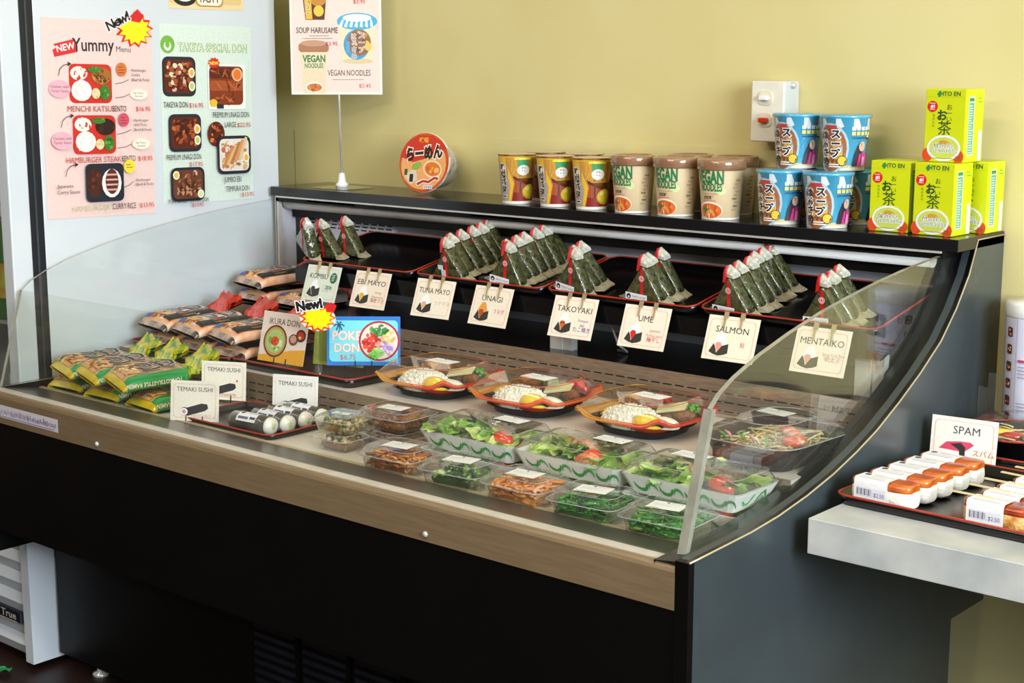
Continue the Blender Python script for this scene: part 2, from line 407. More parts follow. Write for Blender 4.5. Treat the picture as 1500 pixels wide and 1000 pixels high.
# bronze strip, channel, inner trim
sp = [(-.002, .593), (-.002, .647), (.000, .652), (.004, .655), (.014, .655), (.014, .593)]
mb = MB(); mb.loft([[(XL, y, z) for y, z in sp], [(-.022, y, z) for y, z in sp]], caps=True, smooth=False); cpart('bronze_strip', mb, M['bronze'])
cpart('glass_channel', MB().box(XL, -.022, .013, .034, .640, .6565), M['chan'])
mb = MB(); mb.loft([[(XL, .034, .655), (XL, .128, .640), (XL, .128, .60), (XL, .034, .60)], [(-.04, .034, .655), (-.04, .128, .640), (-.04, .128, .60), (-.04, .034, .60)]], caps=True, smooth=False); cpart('inner_trim', mb, M['trim'])
cpart('deck_edge', MB().box(XL, -.045, .128, .137, .60, .6415), M['gold'])
cpart('front_panel', MB().box(XL, -.022, .0, .012, .355, .593), M['black'])
cpart('front_panel_underside', MB().box(XL, -.022, .012, .145, .355, .36), M['black'])
for sx in (-1.372, -.492):
    s = MB().lathe([(.0001, .004), (.003, .004), (.0048, .0022), (.005, 0)], 12, mtx=Matrix.Translation((sx, -.002, .605)) @ Matrix.Rotation(PI / 2, 4, 'X')); cpart('screw', s, M['silver'])
# decks and risers
cpart('front_deck', MB().box(XL, -.045, .137, .345, .60, .635), M['deckm'])
cpart('middle_deck', MB().box(XL, -.045, .341, .635, .62, .700), M['deckm'])
cpart('upper_deck', MB().box(XL, -.06, .631, .90, .64, .770), M['trayb'])
cpart('riser', MB().box(XL, -.046, .338, .341, .636, .7006), M['steel'])
cpart('riser', MB().box(XL, -.060, .628, .631, .7006, .7706), M['steel'])
mb = MB()
for yy, z0, rows in ((.338, .646, 3), (.628, .712, 3)):
    for r_ in range(rows):
        x = XL + .02 + .0135 * (r_ % 2) * 0
        while x < -.09:
            mb.box(x, x + .0195, yy - .0004, yy + .001, z0 + r_ * .0165, z0 + r_ * .0165 + .0022); x += .027
so = cpart('vent_slots', mb, M['slot']); so['kind'] = 'stuff'
cpart('base', MB().box(XL, -.022, .145, .845, .03, .355), M['black'])
cpart('left_end_panel', MB().box(XL - .010, XL, .0, WALL_Y, .30, .655), M['black'])
for k, gx in enumerate((-1.095, -.955, -.815)):
    mbf = MB().box(gx, gx + .13, .140, .145, .05, .310); g = cpart('vent_grille', mbf, M['black'])
    me = None
    for j in range(13):
        if me is None:
            s = MB().box(gx + .008, gx + .122, .136, .1405, .062, .071); s = cpart('slat', s, M['gasket']); me = s
            s.parent = g
        else:
            s = me.copy(); col.objects.link(s); s.parent = g; s.location = (0, 0, j * .0185)
    cpart('screw', MB().lathe([(.0001, .002), (.003, .0012), (.003, 0)], 8, mtx=Matrix.Translation((gx + .125, .140, .318)) @ Matrix.Rotation(PI / 2, 4, 'X')), M['silver'])
for fx in (-1.66, -.1): cpart('levelling_foot', MB().lathe([(.018, 0), (.018, .006), (.008, .01), (.008, .03)], 12, mtx=Matrix.Translation((fx, .17, 0)), caps=True), M['silver'])
# inside back wall, top shelf, light bar
bk = cpart('inner_back_panel', MB().box(XL, -.03, .895, .91, .77, 1.010), M['lightgrey'])
cpart('back_shell', MB().box(XL, -.022, .91, WALL_Y - .003, .345, 1.012), M['black'])
lv = MB().box(-1.755, -1.44, .880, .896, .80, .966, bev=.003); lv = cpart('evaporator_cover', lv, M['lightgrey'])
mb = MB()
for r_ in range(4):
    for k in range(11):
        x = -1.74 + k * .027 + r_ * .004; mb.box(x, x + .019, .8792, .8805, .933 + r_ * .0082, .936 + r_ * .0082)
so = cpart('cover_slots', mb, M['slot']); so['kind'] = 'stuff'
st = Art().rect(-.028, -.028, .056, .056, '#bfc3cc').lines(-.022, .018, .04, 7, .007, .003, '#6d7380', 2)
st.build('cover_sticker', front(.8790 - .5, .885, -1.70 + .9), case)
cpart('corner_post', MB().box(XL + .012, XL + .045, .86, .896, .77, 1.010), M['shelf'])
cpart('inner_side_panel', MB().box(XL + .0095, XL + .012, .80, .896, .66, 1.010), M['lightgrey'])
cpart('corner_post', MB().box(XL + .006, XL + .018, .80, .812, .66, 1.010), M['silver'])
cpart('top_shelf', MB().box(XL, 0.0, .792, WALL_Y - .002, 1.012, 1.034, bev=.0012), M['shelf'])
cpart('shelf_lip', MB().box(XL + .02, -.03, .7905, .796, 1.0088, 1.0125), M['silver'])
cpart('shelf_underside', MB().box(XL + .01, -.03, .80, .90, .998, 1.012), M['black'])
cpart('light_bar', MB().tube([(XL + .02, .828, .9925), (-.06, .828, .9925)], .0145, 16), mat('light_bar_shell', '#f0eeea', .22, c2='#e4e2de', scale=20))
cpart('bar_backing', MB().box(XL + .02, -.06, .845, .875, .958, .985), M['black'])
for x0, x1 in ((-1.652, -1.486), (-1.121, -.979), (-.788, -.637), (-.303, -.144)):  # pale strips imitating reflection-like light segments under the shelf lip
    cpart('reflection_strip', MB().box(x0, x1, .800, .803, 1.0025, 1.0095), M['chan'])
# sloped tray shelf and its posts
TS = .2; ang = math.atan(TS)
def trayz(y): return .872 + TS * (y - .655)
mb = MB(); sx0, sx1 = -1.535, -.064
pl = [(.655, trayz(.655) - .002), (.885, trayz(.885) - .002), (.885, trayz(.885) - .012), (.66, trayz(.66) - .035), (.655, trayz(.655) - .035)]
mb.loft([[(sx0, y, z) for y, z in pl], [(sx1, y, z) for y, z in pl]], caps=True, smooth=False); cpart('tray_shelf', mb, M['trayb'])
for px in (-1.50, -.79, -.118):
    cpart('shelf_post', MB().box(px, px + .030, .668, .690, .770, trayz(.66) - .030).box(px + .031, px + .052, .672, .690, .770, trayz(.66) - .030), M['silver'])
cpart('cable', MB().tube([(-.66, .70, trayz(.66) - .03), (-.655, .69, .83), (-.645, .70, .79), (-.635, .715, .7745), (-.66, .72, .774)], .003), M['silver'])
# paper strip stuck to the bronze strip
a = Art().rect(-.21, 0, .212, .027, '#d8d4e0')
R = random.Random(4)
for k in range(34): a.rect(-.205 + k * .006, .007 + R.uniform(0, .003), R.uniform(.002, .005), R.uniform(.006, .013), R.choice(['#7a6f9a', '#8d86a8', '#9a8fb0', '#b08a9a']))
a.rect(-.205, .003, .195, .0016, '#8d86a8')
a.build('paper_notice', front(-.0022 - .5, .606, -1.505 + .9), case)

# ------------------------------------------------------------------ grey counter at the right
ct = thing('counter', 'grey concrete-look counter slab beside the display case', 'counter', (.6, .62, .62))
MB().box(-.568, .60, -.36, .36, .001, .055, bev=.001).build('counter_slab', M['concrete'], ct)
MB().box(.52, .56, -.30, .34, -.62, 0).build('counter_leg', M['endp'], ct)
MB().box(-.05, -.01, .26, .36, -.25, 0).build('wall_bracket', M['silver'], ct)

# ------------------------------------------------------------------ white refrigerator with a glass door
fr = thing('refrigerator', 'tall white glass-door refrigerator with posters on its side', 'refrigerator', (-2.2, .45, 0))
fo = Vector((2.2, -.45, 0))
def fpart(name, mb, m, parent=None):
    mb.v = [tuple(Vector(p) + fo) for p in mb.v]; return mb.build(name, m, parent or fr)
FX = -1.79
fpart('side_panel', MB().box(FX - .04, FX, .172, .832, .30, 2.0, bev=.002), M['fridge'])
fpart('side_panel', MB().box(-2.60, -2.56, .172, .832, .30, 2.0, bev=.002), M['fridge'])
fpart('back_panel', MB().box(-2.56, FX - .04, .80, .832, .30, 2.0), M['fridge'])
fpart('top_panel', MB().box(-2.60, FX, .10, .832, 2.0, 2.12, bev=.004), M['fridge'])
fpart('floor_panel', MB().box(-2.56, FX - .04, .172, .80, .30, .36), M['fridge'])
for z in (.75, 1.15, 1.55): fpart('wire_shelf', MB().box(-2.55, FX - .045, .20, .79, z - .008, z), M['silver'])
fpart('gasket', MB().box(FX - .03, FX - .001, .140, .172, .32, 2.0).box(-2.59, -2.56, .14, .172, .32, 2.0), M['gasket'])
fpart('gasket_lip', MB().box(FX - .004, FX + .001, .152, .156, .32, 2.0), M['endp'])
dr = fpart('door', MB().box(FX - .038, FX, .092, .140, .33, 2.0, bev=.003).box(-2.60, -2.55, .092, .14, .33, 2.0).box(-2.55, FX - .04, .092, .14, .33, .45).box(-2.55, FX - .04, .092, .14, 1.9, 2.0), M['fridge'])
fpart('door_glass', MB().box(-2.55, FX - .04, .108, .114, .45, 1.9), glass, dr)
bs = fpart('base_cabinet', MB().box(FX - .030, FX, .085, .832, .015, .315).box(-2.60, FX - .03, .20, .832, .015, .315).box(-2.6, FX - .03, .09, .20, .285, .315), M['fridge'])
slat = None
for j in range(5):
    mb = MB(); zt = .264 - j * .0485
    lp = [(.098, zt), (.090, zt - .022), (.100, zt - .046), (.112, zt - .046), (.112, zt)]
    mb.loft([[(-2.58, y, z) for y, z in lp], [(FX - .031, y, z) for y, z in lp]], caps=True, smooth=False)
    fpart('louver', mb, M['fridge'])
bd = fpart('badge', MB().box(-1.95, -1.823, .078, .090, .103, .130, bev=.002), M['gasket'])
Art().text('True', 0, 0, .024, '#b8b4ac', bold=.02, sx=1.3).rect(-.04, -.006, .075, .002, '#b8b4ac').build('badge_lettering', front(.0778 - .45, .110, -1.87 + 2.2), fr)
Rb = random.Random(3); first = None
for z in (.36, .75, 1.15, 1.55):
    for x in (-1.92, -2.04, -2.17, -2.30):
        if first is None:
            b0 = thing('drink_bottle', 'green labelled drink bottle on a refrigerator shelf', 'bottle', (x, .235, z + .0005), group='bottles inside the refrigerator')
            MB().lathe([(.0001, 0), (.032, 0), (.034, .01), (.034, .15), (.028, .19), (.013, .225), (.013, .245)], 14, caps=True).build('bottle_body', mat('green_bottle', '#2f7d3a', .15, c2='#256a34', scale=20, coat=.5), b0)
            MB().lathe([(.0346, .05), (.0346, .13)], 14).build('bottle_label', mat('bottle_label', '#c7e23c', .4, c2='#d23a2a', scale=14), b0)
            MB().lathe([(.0145, .235), (.0145, .258), (.0001, .2585)], 12).build('bottle_cap', M['plastic_w'], b0); first = b0
        else: dup(first, (x + Rb.uniform(-.008, .008), .235, z + .0005), Rb.uniform(0, 6))

# ------------------------------------------------------------------ posters on the refrigerator side
def poster(name, label, w, h, y0, z0, bg, rx=0.):
    """paper sheet on the plane x = FX facing +X; returns root and an Art whose u runs along +Y"""
    root = thing(name, label, 'poster', (FX + .0006, y0, z0), rot=(rx, 0, 0))
    MB().box(0, .0005, 0, w, 0, h).build('sheet', ink(bg), root)
    return root, Art()
side = lambda u, v, h: (.0006 + h, u, v)
def dish_box(a, x, y, w, h, c, seed, foods, tilt=0.):
    a.rrect(x - w / 2, y - h / 2, w, h, w * .12, c)
    R = random.Random(seed)
    for (fx, fy, frx, fry, cols, n) in foods:
        a.ell(x + fx * w, y + fy * h, frx * w, fry * h, cols[0], 14); a.blobs(x + fx * w, y + fy * h, frx * w, fry * h, cols, n * 2, R.random(), .28)
RICE = ['#f7f4ee', '#ffffff', '#e9e4da']; BRN = ['#5a2413', '#7a3418', '#a2542a', '#3c170d']; KAT = ['#a96a2c', '#8a4d1e', '#c88c48', '#5b2c14']; GRN = ['#3f7a2c', '#5ea63e', '#2c5a22']; SLD = ['#eef0e6', '#d23c2c', '#f4efe4']; EGG = ['#f2c53a', '#fbe8b0']
p, a = poster('menu_poster', 'pale pink paper menu of three bento dishes taped to the refrigerator', .281, .428, .180, .998, '#f3d3cf', rx=math.radians(-1.2))
def arrow(a, x, y, s):
    pts = [(x, y), (x + .004, y + .014), (x + .013, y + .022), (x + .026, y + .025)]; a.stroke(pts, .0016, '#2a2a30'); a.poly([(x + .024, y + .030), (x + .033, y + .0255), (x + .024, y + .020)], '#2a2a30')
a.poly([(.030, .345), (.088, .357), (.082, .385), (.028, .372), (.036, .365), (.026, .360)], '#d82c34').text('NEW', .060, .360, .020, '#ffffff', rot=.2, bold=.02)
a.text('Yummy', .128, .360, .040, '#23252e', bold=.012, sx=.85, rot=.02).text('Menu', .205, .360, .018, '#4a4c58')
a.star(.235, .410, .052, .040, 13, '#d8232a').star(.237, .409, .044, .033, 13, '#ffe81e').poly([(.215, .43), (.245, .455), (.262, .44), (.25, .425)], '#d8232a')
a.text('New!', .197, .418, .030, '#16161a', rot=.45, bold=.03, outline='#f6ecec', ow=.09)
for k, (cy, nm, ncol, tail, pr) in enumerate(((.290, 'MENCHI KATSU', '#b0523a', 'BENTO', '$16.95'), (.180, 'HAMBURGER STEAK', '#c43038', 'BENTO', '$18.95'), (.075, 'HAMBURGER', '#c9cfa8', 'CURRY RICE', '$15.95'))):
    cx = .118 + k * .004
    if k < 2:
        dish_box(a, cx, cy, .108, .084, '#d22a20', k, [(-.27, .26, .2, .18, SLD, 10), (-.22, -.18, .24, .27, RICE, 12), (.25, .2, .24, .22, (KAT if k == 0 else ['#2a1210', '#46201a', '#1d0c0b']), 14), (.32, -.22, .13, .2, GRN, 8), (.1, -.25, .1, .14, ['#e9d8a8', '#d8b46a'], 5), (.08, .36, .16, .08, GRN, 6)])
        a.ell(.038, cy - .012, .027, .019, '#f0b3c4').text('Chicken with', .038, cy - .010, .0085, '#6a3a44').text('Tartar Sauce', .038, cy - .019, .0085, '#6a3a44')
        a.ell(.196, cy + .032, .014, .015, '#d8773a' if k == 0 else '#d6506a').lines(.188, cy + .036, .016, 3, .006, .0015, '#7a2c1c', 1)
        a.text('Hamburger', .222, cy + .028, .0088, '#55565e', 'L').text('Cutlet' if k == 0 else 'with Fries', .222, cy + .018, .0088, '#55565e', 'L').text('(Beef & Pork)', .222, cy + .007, .0088, '#55565e', 'L')
        a.ell(.240, cy - .022, .024, .012, '#f2eedc').text('Egg, Potato,', .240, cy - .021, .006, '#6d6e60').text('Seaweed', .240, cy - .028, .006, '#6d6e60')
        a.stroke([(.178, cy + .0), (.20, cy + .004), (.214, cy + .010)], .0012, '#2a2a30').stroke([(.178, cy - .030), (.20, cy - .028), (.214, cy - .022)], .0012, '#2a2a30')
        arrow(a, .036, cy + .016, 1)
    else:
        dish_box(a, cx + .016, cy, .098, .084, '#1b2330', k, [(-.27, 0, .2, .38, ['#4a1e12', '#6a2e1a', '#3a150c'], 12), (.17, -.02, .26, .38, RICE, 10)])
        a.ell(cx + .033, cy + .002, .017, .028, '#5a2420')
        for j in range(4): a.rect(cx + .018, cy - .018 + j * .011, .030, .004, '#d9a9a0')
        a.ell(.206, cy + .034, .015, .015, '#f2dc3e').lines(.197, cy + .037, .018, 2, .006, .0015, '#5a5a20', 1)
        a.text('Japanese', .020, cy - .008, .0115, '#4a4a50', 'L').text('Curry Sauce', .020, cy - .021, .0115, '#4a4a50', 'L')
        a.text('Hamburger', .222, cy + .0, .0088, '#55565e', 'L').text('(Beef & Pork)', .222, cy - .010, .0088, '#55565e', 'L')
        a.stroke([(.190, cy - .012), (.205, cy - .008), (.216, cy)], .0012, '#2a2a30'); arrow(a, .042, cy + .016, 1)
    y = cy - .060; w = (.112, .140, .098)[k]; x = .056 - k * .010 + (.022 if k == 2 else 0)
    a.text(nm, x, y, .0175, ncol, 'L', width=w, bold=.006); a.text(tail, x + w + .002, y, .0185, '#2a2b33', 'L', sx=.62, bold=.008)
    a.text(pr, .270, y + .001, .0145, '#d6303a', 'R', bold=.008)
a.build('printed_menu', side, p)

p, a = poster('menu_poster', 'pale green paper menu of five rice bowls taped to the refrigerator', .265, .408, .485, 1.010, '#dcebe2', rx=math.radians(-.8))
a.ell(.022, .362, .020, .020, '#7ab648').ell(.022, .358, .011, .011, '#dcebe2', 8).ell(.022, .362, .006, .008, '#7ab648', 8)
a.text('TAKEYA SPECIAL DON', .050, .348, .026, '#8fae5c', 'L', width=.200, bold=.045).text('TAKEYA SPECIAL DON', .050, .348, .026, '#eaf2dc', 'L', width=.200, bold=-.004)
UNA = ['#5a1d0e', '#84341a', '#a84f28', '#401208', '#c46a38']
def bowl(cx, cy, w, h, cols, seed, c='#1a2230', extra=()):
    a.rrect(cx - w / 2, cy - h / 2, w, h, w * .16, c); a.rrect(cx - w * .44, cy - h * .42, w * .88, h * .84, w * .12, cols[0]); a.blobs(cx, cy, w * .42, h * .40, cols, 70, seed, .20, False)
    for ex, ey, c2 in extra: a.ell(cx + ex * w, cy + ey * h, w * .10, h * .13, '#f6f0e2', 10); a.ell(cx + ex * w, cy + ey * h, w * .065, h * .085, c2, 10)
bowl(.052, .290, .094, .090, UNA + ['#d8b4a4', '#e9dcc4'], 1, extra=((.36, .1, '#f0b440'), (.36, -.24, '#b7d06a')))
a.rect(.132, .215, .112, .104, '#f4f6f4'); a.rrect(.136, .225, .100, .090, .012, UNA[1])
for j in range(3): a.rrect(.137, .229 + j * .029, .098, .024, .006, UNA[(j + 1) % 3]); a.blobs(.186, .241 + j * .029, .045, .010, UNA, 14, j, .3, False)
a.ell(.218, .296, .016, .016, '#e9b486').ell(.218, .296, .011, .012, '#e87a2a').ell(.146, .230, .011, .009, '#f2c22e').rect(.156, .217, .020, .010, '#1c2436')
a.star(.150, .322, .018, .014, 10, '#d8232a').text('NEW', .150, .318, .011, '#ffe81e', bold=.03)
a.text('TAKEYA DON', .004, .220, .019, '#24262e', 'L', width=.068, bold=.006).text('$16.95', .116, .220, .015, '#d6303a', 'R', bold=.006)
bowl(.062, .162, .092, .086, UNA, 2, extra=((.36, .1, '#f0b440'), (.36, -.2, '#b7d06a')))
a.text('PREMIUM UNAGI DON', .250, .196, .019, '#24262e', 'R', width=.108, bold=.004).text('LARGE', .210, .173, .018, '#24262e', 'R', width=.034, bold=.004).text('$22.95', .254, .173, .015, '#d6303a', 'R', bold=.006)
a.ell(.150, .158, .025, .029, '#5a1d0e'); a.blobs(.150, .158, .024, .028, UNA + ['#e8763a'], 22, 5, .26)
a.text('PREMIUM UNAGI DON', .006, .101, .018, '#24262e', 'L', width=.098, bold=.004).text('$17.95', .108, .085, .014, '#d6303a', 'R', bold=.006)
bowl(.064, .044, .096, .078, ['#6a3a26', '#8a5238', '#c08a6a', '#d8b094', '#4a2416'], 7, extra=((-.36, .28, '#f0c040'), (.36, -.3, '#d8e4a0')))
a.text('PORK GINGER TERIYAKI DON', .006, -.004 + .006, .0135, '#24262e', 'L', width=.115).text('$10.95', .106, -.012 + .003, .0125, '#d6303a', 'R', bold=.006)
bowl(.200, .108, .100, .090, ['#e8e2da', '#f6f0ea', '#c89058', '#a86a38', '#e0b078', '#d06a4a'], 9, extra=((.34, -.08, '#f0b440'),))
for j in range(5): a.stroke([(.165 + j * .012, .080 + j * .004), (.195 + j * .010, .125 + j * .006)], .008, ['#c88a50', '#e2b27c', '#b87a44', '#d89a68', '#e8c090'][j])
a.text('JUMBO EBI', .166, .044, .018, '#24262e', 'L', width=.052, bold=.004).text('TEMPURA DON', .172, .022, .018, '#24262e', 'L', width=.070, bold=.004).text('$15.95', .256, .008, .014, '#d6303a', 'R', bold=.006)
a.build('printed_menu', side, p)
p, a = poster('menu_poster', 'tan food poster with round black logo above the pale green menu', .215, .28, .520, 1.452, '#f0d9a8', rx=0.)
a.rrect(.0, .012, .21, .26, .01, '#e8c98c').ell(.045, .028, .035, .022, '#1d1d22').ell(.045, .030, .026, .014, '#f4efe6').rrect(.078, .008, .075, .05, .012, '#faf2e0').text('TASTY', .115, .016, .024, '#5a3010', bold=.02, width=.06).frame(.076, .006, .079, .054, .003, '#c8842c', .012)
a.build('printed_picture', side, p)

# ------------------------------------------------------------------ things on the top shelf
ZS = 1.0345
# poster on a pole
ss = thing('sign_stand', 'noodle price poster on a thin chrome pole with clear base', 'sign', (-1.602, .868, ZS), rz=math.radians(40))
MB().box(-.060, .060, -.050, .050, 0, .002, mtx=Matrix.Rotation(math.radians(-40), 4, 'Z')).build('base_plate', lidm, ss)
MB().lathe([(.0001, .002), (.015, .002), (.015, .011), (.011, .013), (.010, .016), (.007, .034), (.006, .036), (.0001, .036)], 16).build('pole_socket', M['plastic_w'], ss)
MB().tube([(0, 0, .034), (-.003, 0, .225), (-.006, .001, .50)], .0026, 10).build('pole', M['silver'], ss)
MB().box(-.115, .101, -.0055, -.0035, .222, .50).build('poster_board', M['whitecard'], ss)
a = Art().rect(-.110, .006, .206, .27, '#f5dcd2')
def art_vegan(a, x, y, s):
    a.poly([(x - .052 * s, y + .10 * s), (x + .052 * s, y + .10 * s), (x + .042 * s, y - .06 * s), (x - .042 * s, y - .06 * s)], '#e9d9b8').rrect(x - .058 * s, y + .095 * s, .116 * s, .034 * s, .012 * s, '#b07a5a').ell(x, y + .128 * s, .05 * s, .012 * s, '#c89a7c')
    a.text('VEGAN', x, y + .058 * s, .036 * s, '#2e7a46', bold=.03, width=.085 * s).text('NOODLES', x, y + .036 * s, .024 * s, '#2e7a46', bold=.02, width=.07 * s).ell(x, y - .036 * s, .034 * s, .020 * s, '#f4efe2').ell(x, y - .038 * s, .029 * s, .015 * s, '#d8743a').blobs(x, y - .038 * s, .026 * s, .013 * s, ['#e8a060', '#c05a2a', '#4a8a3a'], 10, 3, .3)
art_vegan(a, -.060, .040, .62)
a.text('VEGAN NOODLES', .074, .044, .0195, '#3a3c44', 'R', width=.102, bold=.004).lines(-.018, .034, .08, 1, .01, .0015, '#b09a94').text('$5.45', .074, .016, .013, '#d6506a', 'R', bold=.006)
x, y = .044, .118
a.poly([(x - .043, y + .048), (x + .043, y + .048), (x + .036, y - .040), (x - .036, y - .040)], '#efe3c0').ell(x, y - .040, .036, .006, '#e0cfa0').ell(x, y + .052, .048, .020, '#4ab4dc')
for j in range(7): a.poly([(x - .044 + j * .0125, y + .040), (x - .037 + j * .0125, y + .038), (x - .031 + j * .011, y + .055), (x - .035 + j * .011, y + .057)], '#f4fafc')
a.ell(x, y + .060, .034, .009, '#eaf4f8').ell(x - .002, y - .002, .031, .035, '#4aa0d0').ell(x + .004, y + .003, .028, .031, '#9a6a4a').blobs(x + .004, y + .003, .026, .029, ['#c8925a', '#e8c060', '#7a4a34'], 16, 8, .25).vtext('スープ', x + .010, y + .014, .016, '#26202a', outline='#ffffff').vtext('はるさめ', x - .008, y + .012, .0145, '#26202a', outline='#ffffff').ell(x + .025, y - .006, .008, .010, '#f0c860').rrect(x - .027, y - .02, .009, .026, .003, '#6aa8d8')
a.text('SOUP HARUSAME', -.100, .143, .0195, '#3a3c44', 'L', width=.098, bold=.004).lines(-.07, .136, .05, 1, .01, .0015, '#b09a94').lines(-.085, .130, .075, 1, .01, .0015, '#b09a94').text('$3.95', -.003, .114, .013, '#d6506a', 'R', bold=.006)
x, y = -.056, .206
a.poly([(x - .033, y + .07), (x + .033, y + .07), (x + .023, y - .032), (x - .021, y - .032)], '#5a3420').ell(x + .009, y + .012, .018, .013, '#c88a3a').ell(x + .010, y - .012, .012, .013, '#e8c84a').poly([(x - .028, y + .06), (x - .010, y + .06), (x - .005, y - .031), (x - .020, y - .031)], '#e8b83a').vtext('味噌バター', x - .016, y + .034, .0135, '#1a1210', outline='#fff4d8')
a.text('$3.95', .064, .211, .013, '#d6506a', 'R', bold=.006)
a.build('printed_poster', front(-.0056, .222), ss)

def cyl_map(rb, rt, h, a0=-PI / 2):
    rm = (rb + rt) / 2
    def fn(u, v, hh):
        r = rb + (rt - rb) * v / h + hh; t = a0 + u / rm; return (r * math.cos(t), r * math.sin(t), v)
    return fn
def cup_cuts(rm, u0, u1): return {'u': frange(u0, u1, rm * .16)}
def make_miso():
    t = thing('noodle_cup', 'brown miso butter noodle cup', 'cup', group='miso noodle cups')
    rb, rt, h = .031, .0405, .104
    MB().lathe([(.0001, 0), (rb - .001, 0), (rb, .002), (rt - .0005, h - .004), (rt + .0012, h - .002), (rt + .0012, h), (rt, h + .001)], 32).build('cup_body', mat('miso_cup_print', '#9c6424', .3, c2='#5a2f12', scale=60, stretch=(1, 1, .4), coat=.3), t)
    MB().lathe([(rt, h + .001), (.02, h + .0018), (.0001, h + .002)], 32).build('foil_lid', mat('pale_foil_lid', '#d8d0b4', .35, c2='#c8be9a', scale=30), t)
    a = Art(); U0, U1 = -.062, .10
    a.rect(U0, .055, U1 - U0, .044, '#c48e38').rect(U0, .099, U1 - U0, .004, '#e9c64a').rect(U0, .0, U1 - U0, .006, '#f2eee2')
    R = random.Random(2)
    for k in range(26): x = R.uniform(-.012, .095); a.stroke([(x, .097), (x + R.uniform(-.006, .006), .078), (x + R.uniform(-.008, .008), .058)], .0016, R.choice(['#d8a448', '#8a5218', '#e8c070', '#a06a20'])); a.n -= 1
    a.n += 1
    a.poly([(-.012, .064), (.010, .052), (.05, .040), (.1, .046), (.1, .006), (-.014, .006)], '#5a2416').poly([(-.006, .054), (.016, .044), (.05, .034), (.1, .038), (.1, .006), (-.010, .006)], '#a24a26').poly([(-.012, .026), (.1, .016), (.1, .006), (-.012, .006)], '#8a1f16')
    a.ell(.034, .026, .019, .016, '#c8a624').ell(.032, .028, .016, .013, '#e2c83a').ell(.027, .033, .005, .004, '#f4e88a')
    a.poly([(U0, .099), (-.020, .099), (-.010, .075), (-.002, .045), (-.010, .006), (U0, .006)], '#b88a4a').poly([(-.045, .099), (-.022, .099), (-.014, .07), (-.004, .045), (-.012, .006), (-.022, .006)], '#e8b428').poly([(-.060, .085), (-.024, .085), (-.018, .06), (-.012, .04), (-.018, .006), (-.060, .006)], '#a89c90')
    a.vtext('味噌バター', -.030, .072, .0155, '#17120e', 1.0, bold=.05, outline='#f4ead0', ow=.09)
    a.rect(.004, .078, .022, .018, '#3f9a5a').ell(.016, .072, .013, .011, '#f6f4ec').lines(.007, .075, .018, 2, .006, .003, '#3a3428', 4)
    a.rect(-.002, .094, .034, .004, '#f2e23a')
    a.build('printed_wrap', cyl_map(rb, rt, h), t, cup_cuts(.036, U0, U1)); return t
def make_vegan():
    t = thing('noodle_cup', 'cream vegan noodle cup', 'cup', group='vegan noodle cups')
    rb, rt, h = .036, .0445, .102
    MB().lathe([(.0001, 0), (rb - .001, 0), (rb, .002), (rt, h), (rt, h + .002)], 32).build('cup_body', mat('cream_cup', '#dcc6a0', .4, c2='#d4bc94', scale=20), t)
    MB().lathe([(rt + .0008, h - .008), (rt + .003, h - .006), (rt + .003, h + .009), (rt + .001, h + .012), (rt - .006, h + .0125), (rt - .008, h + .009), (.0001, h + .009)], 32).build('cup_lid', mat('brown_clear_lid', '#8a6248', .12, c2='#a07c60', scale=18, coat=.8), t)
    a = Art(); U0, U1 = -.062, .11
    a.rect(U0, 0, U1 - U0, .004, '#f4f0e6')
    a.text('VEGAN', 0, .070, .034, '#1f7a48', bold=.045, width=.056).text('NOODLES', .003, .055, .021, '#1f7a48', bold=.035, width=.046).ell(.024, .055, .010, .008, '#d4dca0').text('NOODLES', .003, .055, .021, '#1f7a48', bold=.035, width=.046)
    a.lines(-.018, .049, .04, 1, .004, .0012, '#b89a74').text('担担麺', -.002, .040, .007, '#5a3a28', bold=.03).lines(-.018, .036, .034, 1, .004, .0012, '#d07a4a')
    a.ell(.000, .018, .028, .0165, '#f4eee2').ell(.001, .017, .0255, .0145, '#d8682a').blobs(.001, .017, .023, .012, ['#e89a4a', '#c8501e', '#f0b870', '#e0782e'], 26, 3, .3).ell(-.009, .020, .006, .004, '#3f7d3a')
    R = random.Random(5)
    for k in range(9): a.rect(.047 + .0028 * (k % 3), .018 + k * .007, .010, .0035, R.choice(['#a8906c', '#8a7456', '#b89f7a'])); a.n -= 1
    a.n += 1
    a.build('printed_wrap', cyl_map(rb, rt, h), t, cup_cuts(.040, U0, U1)); return t
